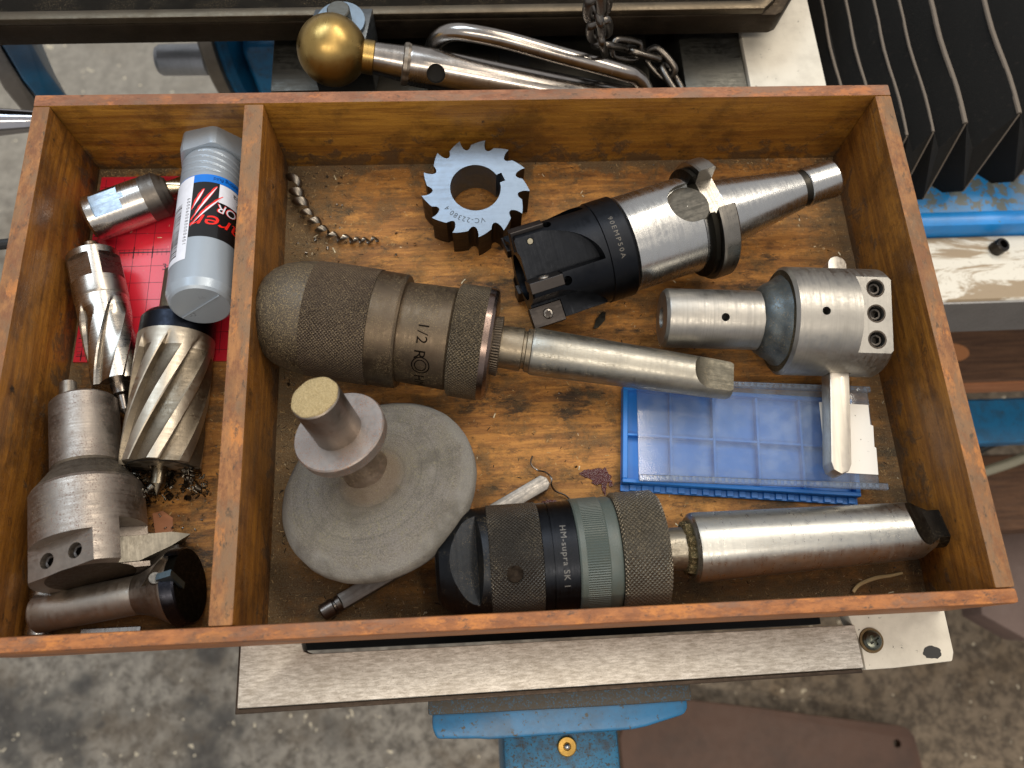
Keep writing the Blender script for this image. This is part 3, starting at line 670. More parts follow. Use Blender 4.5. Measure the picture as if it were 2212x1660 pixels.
# ---------------------------------------------------------------- insert box
ib = thing('insert_box', 'open blue plastic insert box with clear lid and blank white label', 'box', (274.2, 64.6, 0), (386.5, 53.0, 0))
blue = Mat('blue_plastic'); n_ = blue.noise(200, 4, .6)
blue_p = blue.fin(blue.mix(blue.math('MULTIPLY', n_, .3), C('#2676c6'), C('#1a559c')), .38, 0, .45)
Wb, Db = 113, 48.5
bm = join([nbox((0, 0, .2), (Wb, Db, 1.6), .2)]); obj('base', bm, blue_p, ib)
for a, b in (((0, 0), (Wb, 2)), ((0, Db-2), (Wb, Db)), ((0, 2.02), (2.4, Db-2.02)), ((Wb-2.4, 2.02), (Wb, Db-2.02))):
    obj('side_wall', nbox((a[0], a[1], 1.61), (b[0], b[1], 6.4), .3), blue_p, ib)
for x in (23.5, 44.5, 65.8, 87.1): obj('partition', nbox((x-.6, 2.05, 1.62), (x+.6, Db-2.05, 5.2), .2), blue_p, ib)
for k, (x0, x1) in enumerate(((2.45, 22.85), (24.15, 43.85), (45.15, 65.15), (66.45, 86.45), (87.75, Wb-2.45))): obj('partition', nbox((x0, 23.4, 1.62), (x1, 24.6, 5.2), .2), blue_p, ib)
obj('front_ledge', join([nbox((-.2, -3.2, .3), (Wb+.2, -.02, 1.5), .2)]), blue_p, ib)
for k in range(19):
    o_ = obj('ridge', nbox((4+k*5.8, -2.9, 1.52), (7.2+k*5.8, -.04, 2.5), .2), blue_p, ib)
lid = Mat('clear_plastic_lid'); ln = lid.noise(90, 5, .7); l2 = lid.noise(1300, 3, .7)
lid.P.inputs['Transmission Weight'].default_value = 1.0; lid.P.inputs['IOR'].default_value = 1.12
lid_m = lid.fin(C('#f1f4f6'), lid.mixf(lid.step(ln, .45, .7), .04, .32), 0, .9)
# thin clear sheet: transparent with a surface reflection and a haze of scratches and dust
nt_ = lid_m.node_tree; N_ = nt_.nodes
tr = N_.new('ShaderNodeBsdfTransparent'); tr.inputs[0].default_value = (.90, .93, .96, 1)
gl = N_.new('ShaderNodeBsdfGlossy'); gl.inputs['Roughness'].default_value = .10
df = N_.new('ShaderNodeBsdfDiffuse'); df.inputs[0].default_value = C('#9fabbd')
fr = N_.new('ShaderNodeFresnel'); fr.inputs[0].default_value = 1.5
m1 = N_.new('ShaderNodeMixShader'); m2 = N_.new('ShaderNodeMixShader')
nt_.links.new(fr.outputs[0], m1.inputs[0]); nt_.links.new(tr.outputs[0], m1.inputs[1]); nt_.links.new(gl.outputs[0], m1.inputs[2])
l3 = lid.noise(900, 5, .8, vec=lid.co((.03, 1, 1), rot=(0, 0, .5)))
haze_f = lid.math('ADD', .09, lid.math('ADD', lid.math('MULTIPLY', lid.step(ln, .35, .8), .16), lid.math('ADD', lid.math('MULTIPLY', lid.step(l2, .68, .72), .4), lid.math('MULTIPLY', lid.step(l3, .62, .68), .2))))
nt_.links.new(haze_f, m2.inputs[0]); nt_.links.new(m1.outputs[0], m2.inputs[1]); nt_.links.new(df.outputs[0], m2.inputs[2])
nt_.links.new(m2.outputs[0], N_['Material Output'].inputs[0])
LM = Matrix.Translation((7.2, .6, 8.2)) @ Matrix.Rotation(R(1.2), 4, 'Z') @ Matrix.Rotation(R(-.6), 4, 'Y')
ld = obj('lid', nbox((0, 0, 0), (113, 50, .9), .2, M=LM), lid_m, ib)
obj('lid_rim', nbox((0, 47.6, .95), (113.6, 50.4, 3.2), .3, M=LM), lid_m, ld)
obj('lid_rim', nbox((0, -.4, .95), (116.2, 2.6, 3.2), .3, M=LM), lid_m, ld)
for k in range(36):
    obj('ridge', nbox((3+k*3.05, .2, 3.22), (4.6+k*3.05, 2.2, 3.7), .1, M=LM), lid_m, ld)
    obj('ridge', nbox((3+k*3.05, 47.9, 3.22), (4.6+k*3.05, 49.9, 3.7), .1, M=LM), lid_m, ld)
lab = Mat('white_label'); q = lab.noise(400, 4, .6)
lab_m = lab.fin(lab.mix(lab.step(q, .68, .72), C('#dedad2'), C('#8f8a80')), .6)
bm = prism([(88.5, 7.5), (113.0, 7.0), (113.6, 20), (112.8, 20.6), (113.5, 31), (112.2, 31.5), (112.4, 41.5), (88.5, 42)], .95, 1.15, M=LM)
obj('label', bm, lab_m, ib, smooth=False)
# ================================================================== LEFT COMPARTMENT
# ---------------------------------------------------------------- red gridded card
card = thing('cutting_mat_piece', 'red plastic card printed with black ruled grid, under the cutters', 'card', (0, 0, .3))
rp = Mat('red_card'); n_ = rp.noise(160, 5, .7); n2 = rp.noise(900, 3, .7)
red_m = rp.fin(rp.mix(rp.math('MULTIPLY', rp.step(n2, .62, .7), .5), rp.mix(rp.math('MULTIPLY', n_, .35), C('#cf2436'), C('#a01626')), C('#8a6a50')), .32, 0, .5)
obj('sheet', prism([(9.5, 137.0), (98.5, 134.5), (98.5, 242.5), (10.2, 243.5)], 0, .9), red_m, card, smooth=False)
blk = plain('black_print', '#2a1520', .5)
G = []
def ln_(x0, y0, x1, y1, w=.28):
    d = Vector((x1-x0, y1-y0)).normalized()*w/2; n = Vector((-d.y, d.x))
    G.append([(x0+n.x, y0+n.y), (x0-n.x, y0-n.y), (x1-n.x, y1-n.y), (x1+n.x, y1+n.y)])
for i in range(9): ln_(13+i*9.6, 139, 13+i*9.6, 242, .22)
for i in range(11): ln_(11, 141+i*9.6, 97, 141+i*9.6, .22)
ln_(12, 197, 97, 197, .7)
for i in range(34): ln_(13+i*2.4, 197-(3.4 if i % 4 == 0 else 1.8), 13+i*2.4, 197+(3.4 if i % 4 == 0 else 1.8), .6 if i % 4 == 0 else .2)
for i in range(40):
    ln_(10.6, 140+i*2.4, 10.6+(4.5 if i % 4 == 0 else 2.4), 140+i*2.4, .45 if i % 4 == 0 else .2)
for i in range(10): ln_(13+i*2.4, 137.5, 13+i*2.4, 137.5+(4.5 if i % 4 == 0 else 2.2), .5 if i % 4 == 0 else .2)
bm = poly_bm(G)
for v in bm.verts: v.co.z = .95
flat_obj('grid_print', bm, blk, card)
for s_, x, y in (('3', 47.5, 186.5), ('2', 57, 186.5), ('1', 66, 186.5), ('2', 65, 178.5), ('3', 64.5, 169.5)):
    b_ = text_bm(s_, 5.2)
    for v in b_.verts: v.co = Vector((v.co.x+x, v.co.y+y, 1.0))
    flat_obj('printed_number', b_, blk, card)

# ---------------------------------------------------------------- end mill (top left)
em = thing('end_mill', 'steel end mill at the top left with a bright square flat on its shank', 'milling cutter', (14, 209.8, 12.8), (49.5, 224.7, 12.8))
s1 = metal('shank_steel_a', '#c0bbb5', .2, dust=.03, turn=.3, grime=.15)
cone_m = metal('matte_cone', '#6a645e', .42, turn=.5, grime=.3, dust=.1)
b1 = obj('shank', lathe([(0, 5), (0, 10.4), (1.4, 11.7), (29.5, 11.7)], 96), s1, em)
FB = R(-5)
b1.data.materials.append(metal('ground_flat', '#8f99a3', .34, turn=.3, turndir='rough', grime=.1))
cut(b1, [nbox((5, -20, 9.9), (19, 20, 30), M=rotX(FB)), cyl(rotX(FB) @ Vector((19, 0, 11.6)), rotX(FB) @ Vector((19, 0, 22)), 2.6, 24)], mi=1)
obj('cone', lathe([(29.5, 11.68), (36.8, 11.6), (41.5, 7.2), (42, 5)], 96), cone_m, em)
obj('flute', lathe([(41, 5.4), (50, 5.3), (52, 5.6)]+[(52+i, 5.8) for i in range(1, 23)], 48, twist=.09, rfun=lambda x, r, t, u: r if x < 50 else r*(1-.30*max(0, math.cos(2*PI*2*u))**.5), capend=True), metal('flute_steel', '#b9aa90', .2, turn=.3, grime=.2), em)

# ---------------------------------------------------------------- fluted cutters
def fluted(x0, x1, Rr, n, depth, tw, land=.45, run=8, seg=None, pre=(), R0=None, ruf=0):
    def rf_(x, r, t, u):
        p = (u*n) % 1.0
        if x < x0: return r
        m = min(1, max(0, (x-x0-run*(.15+.85*abs(p-land-.08)))/run)); m = m*m*(3-2*m)
        if p < land: g = 0 if p > .04 else .0
        else:
            q = (p-land)/(1-land); g = (1-q)**.75 if q > .06 else q/.06*.95
        return r-depth*g*m
    xs = [(x, Rr) for x in [x0+ (x1-x0)*i/46 for i in range(47)]]
    sg = seg or n*22
    bm = lathe(list(pre)+xs+[(x1+.05, Rr*.45)], sg, rfun=lambda x, r, t, u: rf_(x, r, t, u) if r > Rr*.8 else r, twist=tw)
    bm.faces.ensure_lookup_table()
    for q, f in enumerate(bm.faces):
        i = q % sg; k = q//sg
        if ((i+.5)/sg*n) % 1 > land and k > 5: f.material_index = 1
    return bm
ac = thing('annular_cutter', 'slim bright annular cutter with two shank flats, centre pin and curved flutes', 'annular cutter', (18.5, 190.0, 15.5), (40.2, 116.0, 12.2))
s2 = metal('shank_steel_b', '#b0a9a0', .22, dust=.12, turn=.35, grime=.3, film=.35)
a1 = obj('shank', lathe([(2.2, 5), (2.2, 11.2), (3.2, 12.2), (27, 12.3), (28.2, 12.1), (28.6, 11.9)], 96), s2, ac)
cut(a1, [nbox((6.5, -20, 10.5), (19, 20, 30), M=rotX(R(-20))), nbox((6.5, -20, 10.5), (19, 20, 30), M=rotX(R(63)))], 20)
obj('fluted_body', fluted(28.6, 73, 12.0, 5, 2.4, .034, land=.40, run=9), [metal('flute_steel_b', '#bdb7ae', .24, dust=.10, turn=.5, grime=.3), metal('flute_groove_b', '#a39c92', .2, dust=.1, turn=.3, grime=.4)], ac)
obj('top_pin', lathe([(-4.5, .1), (-4.5, 3.6), (-3.8, 4.2), (3, 4.3)], 40), metal('pin_brown', '#6c5b4c', .3, dust=.1), ac)
obj('pilot_pin', lathe([(72, 4.4), (78, 4.2), (79, 2.6), (86, 2.5), (88.5, .4)], 32), metal('pilot_pin', '#77706a', .28, dust=.1), ac)
bc = thing('annular_cutter', 'large annular cutter with blackened collar, coarse spiral teeth and swarf at its rim', 'annular cutter', (66.3, 176, 17.0), (63.8, 76.9, 17.5))
obj('shank', lathe([(0, 5), (0, 8.6), (1, 9.6), (27, 9.7)], 64), metal('old_shank', '#7b7466', .45, dust=.45, grime=.5, film=.4, dustcol='#8a7d62'), bc)
obj('collar', lathe([(24.5, 9), (25, 15.0), (27.5, 16.9), (36, 17.1)], 96), metal('blued_collar', '#23262d', .38, dust=.22, grime=.3), bc)
tb = fluted(36, 98, 17.3, 8, 3.2, .0235, land=.36, run=9)
obj('toothed_body', tb, [metal('tooth_steel', '#b4aa9a', .34, dust=.3, turn=.5, grime=.4, rust=.3, rustcol='#5a4530', film=.25), metal('tooth_groove', '#7d7364', .36, dust=.45, turn=.4, grime=.8, rust=.5, rustcol='#2c241a', film=.6, dustcol='#5f5340')], bc)
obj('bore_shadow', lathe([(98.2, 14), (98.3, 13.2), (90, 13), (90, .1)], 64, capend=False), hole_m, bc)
obj('pilot_pin', lathe([(90, 3.3), (106, 3.3), (109.5, 1.2), (111, .2)], 32), metal('pilot_pin_b', '#746b5c', .3, dust=.2), bc)
# crumpled swarf at the rim
def curl(c, r, turns, pitch, wdt, seed, ax=None):
    rr = random.Random(seed); q = Euler((rr.random()*6, rr.random()*6, rr.random()*6)).to_matrix() if ax is None else ax
    bm = bmesh.new(); prev = None; n = int(turns*14)
    for i in range(n+1):
        a = 2*PI*i/14; rad = r*(1-.25*i/n)
        o_ = Vector((rad*math.cos(a), rad*math.sin(a), pitch*i/14))
        v = [bm.verts.new(Vector(c)+q @ (o_+Vector((0, 0, e*wdt/2)))) for e in (-1, 1)]
        if prev: bm.faces.new((prev[0], prev[1], v[1], v[0]))
        prev = v
    return bm
sw = join([curl((62+random.uniform(-17, 21), 71+random.uniform(-6, 8), random.uniform(3, 20)), random.uniform(.4, 1.9), random.uniform(1, 3), random.uniform(.8, 1.6), random.uniform(.4, 1.2), k) for k in range(150)])
tag(obj('swarf_tangle', sw, metal('dark_swarf', '#5a544b', .3, grime=.4), sharp=80), 'tangled dark steel swarf caught below the big annular cutter', 'swarf', kind='stuff')

# ---------------------------------------------------------------- silver plastic tube
tu = thing('plastic_tube', 'silver plastic cutter tube with hex cap and red, black and blue printed label', 'plastic tube', (75.7, 249.0, 17.4), (84.3, 145.2, 41.2))
silver = Mat('silver_plastic'); n_ = silver.noise(500, 4, .7); silver.bump(n_, .00003)
silver_m = silver.fin(C('#96a0aa'), silver.mixf(n_, .28, .42), .35, .5)
def hexr(x, r, t, u):
    if x > 17: return r
    tt = (t + PI/6+R(14)) % (PI/3) - PI/6
    return min(r/math.cos(tt)*.93, r*1.03)
obj('hex_cap', lathe([(0, 8), (0, 14), (1.2, 16.6), (13, 17.2), (16.4, 16.6), (16.6, 14.4)], 144, rfun=lambda x, r, t, u: hexr(x, r, t, u) if r > 13 else r), silver_m, tu, sharp=18)
def nr(x, r, t, u):
    if not 19 < x < 34: return r
    tt = t-R(26); ph = (tt*2.2 + (x-19)*.42*2) % 1.0*1.0
    z = ((x-19) - 21/(2*PI)*(tt % (2*PI))) % 4.2
    return r - .8*max(0, 1-abs(z-2.1)/.55)
obj('threaded_neck', lathe([(16.6, 14.2), (18.5, 14.9)]+[(19+i*.35, 15.0) for i in range(44)]+[(35, 15.1)], 160, rfun=nr), silver_m, tu, sharp=70)
obj('tube_body', lathe([(35, 15.1), (99, 15.1), (101.5, 15.1), (105.2, 13.7), (106.2, 12.6), (106.3, 8), (106.3, .1)], 128, capend=False), silver_m, tu, sharp=20)
prt = lambda n, c, r=.3: plain(n, c, r)
TC = R(26)      # direction facing the open side of the tray
pbk = prt('black_label', '#101114', .22); pbl = prt('blue_label', '#0c6fd0', .3); pwh = prt('white_label_print', '#d9dce6', .4); prd = prt('red_print', '#e8241c', .3)
flat_obj('blue_band', band(37, 42.2, TC-R(75), TC+R(150), 15.17, 60), pbl, tu)
flat_obj('black_band', band(42.2, 77.5, TC-R(75), TC+R(150), 15.17, 60), pbk, tu)
bl_ = band(37.5, 90.5, TC-R(92), TC-R(38), 15.24, 20)
flat_obj('barcode_label', bl_, pwh, tu)
bars = []; rr = random.Random(3); y = 54.
while y < 86:
    wdt = rr.choice((.3, .3, .6, .9)); bars.append(band(y, y+wdt, TC-R(84), TC-R(58), 15.29, 8)); y += wdt+rr.choice((.3, .5, .7))
flat_obj('barcode', join(bars), pbk, tu)
b_ = wrap(text_bm('6 0 0 0 6 0 0 8 0 0 0 0 4 0 1', 2.6, 1.0), 15.3, 52, TC-R(47), rot=R(90))
for v in b_.verts: pass
flat_obj('printed_number', b_, pbk, tu)
flat_obj('white_panel', band(42.4, 54.5, TC+R(8), TC+R(60), 15.21, 16), pwh, tu)
def tprint(name, s, size, x0, t0, mat, sp=1.0, r=15.27, shear=0, sx=1.0):
    b = text_bm(s, size, sp)
    for v in b.verts: v.co.x = v.co.x*sx + v.co.y*shear
    return flat_obj(name, wrap(b, r, x0, t0), mat, tu)
tprint('printed_word', 'mtech cutting fluid', 3.1, 38.6, TC+R(78), prt('dark_blue_print', '#0a2c66'), .95)
tprint('printed_word', 'Dia', 5.2, 44.6, TC+R(62), pbk)
tprint('printed_number', '50', 5.6, 49.0, TC+R(66), pbk)
tprint('printed_word', 'OR', 8.4, 55.4, TC+R(50), prd, .9, 15.23, .25)
tprint('printed_word', 'OR', 7.4, 55.9, TC+R(48), pwh, 1.0, 15.29, .25)
tprint('printed_word', 'arer', 12.5, 64.2, TC+R(62), prd, .98, 15.26, .35, 1.18)
def claw(a0, u0, a1, u1, wdt, off, jag):
    P = []; n = 16; rr = random.Random(int(a0*10+wdt*7))
    for i in range(n+1):
        t = i/n; P.append((a0+(a1-a0)*t+off+wdt*.5*math.sin(PI*min(1, t*1.1+.03))+rr.uniform(0, jag), u0+(u1-u0)*t))
    for i in range(n, -1, -1):
        t = i/n; P.append((a0+(a1-a0)*t-wdt*.5*math.sin(PI*min(1, t*1.1+.03)), u0+(u1-u0)*t))
    return P
cl = [(-1.2, 44.5, 9.2, 67), (-4.2, 50, 9.4, 70.5), (4.5, 47.0, 9.4, 60)]
for k, (a0, u0, a1, u1) in enumerate(cl):
    flat_obj('claw_mark', wrap(poly_bm([claw(a0, u0-38, a1, u1-38, 1.5, .35, .6)]), 15.25, 38, TC-R(0)), prd, tu)
    flat_obj('claw_mark', wrap(poly_bm([claw(a0+.25, u0-37.4, a1+.1, u1-37.4, .9, .0, .1)]), 15.28, 38, TC-R(0)), pwh, tu)
obj('end_ridge', nbox((106.2, -12, -.35), (106.9, 12, .35), .15, M=Matrix.Rotation(R(32), 4, 'X')), silver_m, tu)
b_ = text_bm('22', 3.4)
for v in b_.verts: v.co = Vector((106.36, v.co.x-7, -v.co.y-4))
flat_obj('moulded_mark', b_, plain('dim_grey', '#6b7178'), tu)
b_ = text_bm('PP', 3.0)
for v in b_.verts: v.co = Vector((106.36, v.co.x+1, -v.co.y+7))
flat_obj('moulded_mark', b_, plain('dim_grey2', '#8a9098'), tu)

# ---------------------------------------------------------------- stepped fly cutter head
fh = thing('fly_cutter_head', 'stepped rust-freckled steel cutter head with pointed tool bit against the left board', 'fly cutter', (25.2, 110.6, 15.5), (43.0, 30.5, 24.5))
fs = metal('freckled_steel', '#958c83', .38, dust=.34, turn=.6, rust=.62, rustcol='#5c3428', grime=.4, film=.25)
Lh = 83.0
obj('top_pin', lathe([(-9.5, 3.0), (-9, 3.6), (2, 3.8)], 40, M=Matrix.Translation((0, -4.5, 5))), steel_dull, fh)
obj('shank', lathe([(0, 8), (0, 13.4), (1.2, 14.5), (33.5, 14.6)], 96), fs, fh)
obj('neck_groove', lathe([(33.5, 14.7), (34.5, 14.2), (35.5, 15.1), (44.5, 21.8), (45, 21)], 96), metal('neck_dull', '#6c645a', .5, dust=.35, grime=.5, turn=.4), fh)
hd = obj('head', lathe([(44.3, 12), (44.4, 21.8), (46, 22.7), (Lh, 22.7), (Lh, 17)], 128), fs, fh)
TF = R(34)
FA = TF-R(50)
face_m = metal('end_face_dark', '#4c4238', .5, dust=.2, grime=.4, film=.4)
cut(hd, [nbox((Lh-13.5, -40, 16.5), (Lh+5, 40, 60), M=rotX(FA)),
         nbox((Lh-18, 7.5, 8), (Lh+5, 60, 60), M=rotX(TF)),
         nbox((Lh-14, -8, -2.5), (Lh-2.2, 60, 9.6), M=rotX(TF))]
    + [cyl(rotX(FA) @ Vector((Lh-6.5, y, 9)), rotX(FA) @ Vector((Lh-6.5, y, 24)), 3.3, 32) for y in (-6.5, 7)])
for y in (-6.5, 7):
    Mk = rotX(FA) @ Matrix.Translation((Lh-6.5, y, -2.7)) @ Matrix.Rotation(R(-90), 4, 'Y')
    obj('screw', lathe([(13, 3.0), (16.0, 3.1), (17.0, 2.6), (16.8, 1.75), (14.0, 1.7)], 36, rfun=lambda x, r, t, u: (r/math.cos(((t+PI/6) % (PI/3))-PI/6)*.95 if r < 2 else r), M=Mk), metal('socket_screw_f%d' % int(y), '#55504c', .3, grime=.4), fh, sharp=20)
obj('end_cap_face', lathe([(Lh+.02, 17.1), (Lh+.02, .1)], 64, capend=False), face_m, fh)
bm = prism([(-7.5, Lh-13.6), (18, Lh-14.4), (31, Lh-14.6), (39, Lh-13), (30, Lh-8), (17, Lh-2.6), (-7.5, Lh-2.6)], -2.2, 7.8)
bmesh.ops.transform(bm, matrix=rotX(TF) @ Matrix(((0, 1, 0, 0), (1, 0, 0, 0), (0, 0, 1, 0), (0, 0, 0, 1))), verts=bm.verts)
obj('tool_bit', bm, metal('bit_grey', '#8f897d', .42, dust=.35, turn=.3, turndir='rough', grime=.4), fh, sharp=20)
lb = thing('flat_tool_bar', 'dark oily flat steel bar lying under the fly cutter head', 'steel bar', (22, 25, 8), (92, 42, 10))
obj('bar', nbox((0, -4, -5.5), (54, 7, 2), .6), steel_dark, lb)

# ---------------------------------------------------------------- chamfer cutter
cg = thing('chamfer_cutter', 'steel cutter with plain shank and flared black insert face in the bottom left corner', 'milling cutter', (14.5, 16.9, 10.2), (81.8, 25.6, 17.2))
gs = metal('satin_shank', '#bdb5aa', .36, dust=.12, turn=.7, grime=.35, film=.25)
obj('shank', lathe([(0, 4), (0, 6.8), (1.4, 8.1), (45.5, 8.3)], 96), gs, cg)
g2 = obj('flared_head', lathe([(45.5, 8.3), (48, 8.9), (54, 11.2), (61, 15.6), (61.8, 16.0), (62.2, 16.1)], 128), metal('flare_steel', '#8f857a', .36, dust=.12, turn=.6, grime=.4), cg)
g3 = obj('rim', lathe([(62.2, 16.0), (62.4, 16.7), (64.2, 16.7), (67.5, 16.2), (68.2, 15.6)], 128), metal('rim_blue_black', '#2c2d33', .3, dust=.1), cg)
ncut2 = lambda: [prism([(52, 0), (80, -2.5), (80, 10), (60, 10)], 6.5, 30, M=rotX(R(8)))]
face = obj('insert_face', lathe([(63, 14), (68.25, 15.55), (68.3, 8), (68.3, .1)], 96, capend=False), metal('black_face', '#15130f', .5, dust=.25, grime=.4, turn=.2, turndir='rough'), cg)
for o_ in (g2, g3): cut(o_, ncut2())
T_, B_, F_ = Vector((69.6, 4.5, 19.6)), Vector((69.4, .2, 7.5)), Vector((62.6, 4.2, 17.9))
nn = (B_-T_).cross(F_-T_).normalized(); nn = nn if nn.x > 0 else -nn
bm = bmesh.new(); f_ = bm.faces.new([bm.verts.new(v) for v in (T_, B_, F_)])
r_ = bmesh.ops.extrude_face_region(bm, geom=[f_]); bmesh.ops.translate(bm, vec=-nn*2.8, verts=[g for g in r_['geom'] if isinstance(g, bmesh.types.BMVert)])
ins = obj('insert', bm, metal('insert_blue_grey', '#6a7c86', .34, turn=.4, turndir='rough', dust=.1), cg, sharp=20)
obj('clamp_screw', cyl((59.5, 2.5, 13.5), (61.5, 2.8, 17.2), 2.3, 28), metal('clamp_screw', '#5b5a58', .45, grime=.3), cg)

# bright collet lying under it, only its edges show
co_ = thing('steel_sleeve', 'shiny steel sleeve half hidden under the chamfer cutter shank', 'steel sleeve', (14.2, 8, 5.5), (14.0, 33, 5.5))
obj('sleeve', lathe([(0, 3.8), (0, 4.9), (.6, 5.4), (25, 5.4), (26, 4.4), (26, 3)], 64), steel_clean, co_)
fp = tag(obj('feeler_strip', nbox((30, 6.6, .3), (56, 10.5, 1.3), .2), steel_clean), 'sliver of bright flat steel lying against the front board', 'steel strip')
lf = tag(obj('dry_leaf', prism([(55.5, 60.5), (60, 61.5), (65, 58), (65.5, 52), (63, 47), (59.5, 44.5), (57, 45.5), (57.5, 52)], .2, .5), plain('leaf_brown', '#a8704e', .6)), 'pinkish brown flake shaped like a leaf, beside the cutter head', 'flake')
# ================================================================== LOOSE BITS IN THE TRAY
sx_ = [(113.5, 238.5, 4), (114.5, 231, 5), (116.5, 225, 5), (120, 218, 5), (124.5, 211.5, 4.5), (130, 205.5, 4), (137, 201.5, 3.5), (146, 199.8, 3), (152, 199.6, 2.6), (158.5, 200.3, 2.2)]
def ribbon(pts, turns, r0, r1, wf_, seed):
    P = [Vector(p) for p in pts]; n = 420; bm = bmesh.new(); prev = None; rr = random.Random(seed)
    for i in range(n+1):
        t = i/n; f = t*(len(P)-1); k = min(int(f), len(P)-2); q = f-k
        p0 = P[max(k-1, 0)]; p1 = P[k]; p2 = P[k+1]; p3 = P[min(k+2, len(P)-1)]
        c = 0.5*((2*p1)+(p2-p0)*q+(2*p0-5*p1+4*p2-p3)*q*q+(3*p1-p0-3*p2+p3)*q**3)
        T = ((p2-p1)).normalized(); A = T.cross(Vector((0, 0, 1))).normalized(); B = A.cross(T)
        a = 2*PI*turns*(t**1.25); r = (r0+(r1-r0)*t)*(1+.12*math.sin(a*.37+seed))
        rad = A*math.cos(a)+B*math.sin(a)
        w_ = wf_*(r/ r0)
        o1 = c+rad*r-T*w_; o2 = c+rad*(r*.5)+T*w_*1.3
        v = [bm.verts.new(o1), bm.verts.new((o1+o2)/2+rad*.12*r), bm.verts.new(o2)]
        if prev:
            for j in range(2): bm.faces.new((prev[j], prev[j+1], v[j+1], v[j]))
        prev = v
    return bm
sw_m = metal('swarf_steel', '#8a847b', .3, dust=.12, grime=.6, film=.4)
tag(obj('swarf_curl', ribbon(sx_, 11, 4.6, 1.6, 1.9, 3), sw_m, sharp=70), 'long helical curl of steel swarf in the upper left of main compartment', 'swarf')
tag(obj('swarf_wire', tube([(232.7, 79.4, 5), (231.8, 76, 3.5), (234.5, 73, 3), (238.5, 71, 5.5), (240.8, 67.5, 7.8), (240.6, 64.8, 7), (242.5, 62.3, 4), (247, 60.6, 2), (250, 58, 1)], .42, 8), metal('swarf_wire', '#8d8379', .3, grime=.4)), 'thin wavy steel thread lying across the end of the steel rod', 'swarf')
tag(obj('straw_stalk', tube([(376.3, 10.2, 1.2), (380, 13.4, 1.3), (388, 15.9, 1.5), (395, 16.6, 1.4), (401, 17.6, 1.4)], [.8, .9, .95, .8, .55], 8), plain('straw', '#cdb585', .7)), 'pale curved straw stalk lying near the front right corner', 'straw')
wx = Mat('dark_red_wax'); n_ = wx.noise(500, 5, .7); wx.bump(n_, .001); wx_m = wx.fin(wx.mix(n_, C('#350f0c'), C('#5c211b')), .15, 0, .6)
rr = random.Random(11); bl = []
for cx_, cy_, ra, rb_ in ((262, 70.5, 6.2, 2.6), (266.5, 69, 3.2, 4.0), (266.2, 64.5, 1.0, 4.2), (258.5, 71, 2.4, 1.6), (263.5, 66.8, 3.0, 1.6), (269.5, 65.6, 1.0, 1.8)):
    ph = rr.uniform(0, 6)
    bl.append(prism([(cx_+ra*math.cos(2*PI*k/30)*(1+.16*math.sin(4*k*2*PI/30+ph)+rr.uniform(-.09, .09)), cy_+rb_*math.sin(2*PI*k/30)*(1+.2*math.sin(5*k*2*PI/30+ph)+rr.uniform(-.1, .1))) for k in range(30)], .02, .35+.05*len(bl)))
tag(obj('dried_red_spill', join(bl), wx_m, sharp=60), 'dark red shiny dried spill right of the steel rod end', 'spill')
rr = random.Random(5); P = [(240+4.2*math.cos(2*PI*k/24)*(1+.3*rr.random()), 56+2.6*math.sin(2*PI*k/24)*(1+.4*rr.random())) for k in range(24)]
tag(obj('dried_red_spill', prism(P, .02, .3), wx_m, sharp=60), 'small red smear between steel rod and black drill chuck', 'spill')
tag(obj('metal_flake', prism([(268, 149.5), (270.5, 150.2), (274.2, 154), (275, 158.4), (273, 158.5), (269.5, 154.5)], .3, .9, M=Matrix.Translation((0, -4, .6))), metal('flake', '#4c4a44', .4, grime=.3)), 'dark leaf-shaped metal flake below the face mill', 'flake')
# sawdust, chips and shavings: too many to count
def flecks(n, region, smin, smax, seed, zf=0):
    rr = random.Random(seed); bm = bmesh.new()
    for _ in range(n):
        x, y = region(rr); s_ = smin+(smax-smin)*rr.random()**3; a = rr.uniform(0, PI); el = rr.uniform(1, 3.2)
        c_, s1 = math.cos(a), math.sin(a); h = s_*rr.uniform(.25, .6)
        b = [(-el, -.5), (el, -.35), (el*.8, .5), (-el*.7, .4)]
        lo = [bm.verts.new((x+(px_*c_-py_*s1)*s_*.5, y+(px_*s1+py_*c_)*s_*.5, .02+zf)) for px_, py_ in b]
        top = bm.verts.new((x+rr.uniform(-.2, .2)*s_, y+rr.uniform(-.2, .2)*s_, h+zf+.02))
        for i in range(4): bm.faces.new((lo[i], lo[(i+1) % 4], top))
    return bm
def reg_all(r):
    while True:
        x, y = r.uniform(102, 411), r.uniform(6, 248)
        if r.random() < .18 + .8*(x < 145 and y < 248)*(1-(x-110)/60) + .7*(y < 55)*(1-y/60) + .4*(x > 380) + .35*(y > 238): return x, y
def reg_left(r):
    return r.uniform(9, 99), (r.uniform(238, 248.5) if r.random() < .35 else r.uniform(8, 134))
tan = plain('sawdust_tan', '#b29567', .9); pale = plain('shaving_pale', '#dcd0b0', .8); dk = plain('dirt_dark', '#2c2117', .9)
tag(obj('sawdust', flecks(5200, reg_all, .25, .8, 1), tan, smooth=False), 'fine tan sawdust strewn over the main compartment', 'sawdust', kind='stuff')
tag(obj('wood_shavings', flecks(170, reg_all, .4, 1.5, 2), pale, smooth=False), 'scattered pale shavings and white chips on tray bottom', 'shavings', kind='stuff')
tag(obj('dirt_crumbs', flecks(1500, reg_all, .25, 1.0, 4), dk, smooth=False), 'dark dirt crumbs on the tray bottom', 'dirt', kind='stuff')
tag(obj('sawdust', flecks(1500, reg_left, .25, .9, 6), tan, smooth=False), 'sawdust and grit in the narrow left compartment', 'sawdust', kind='stuff')
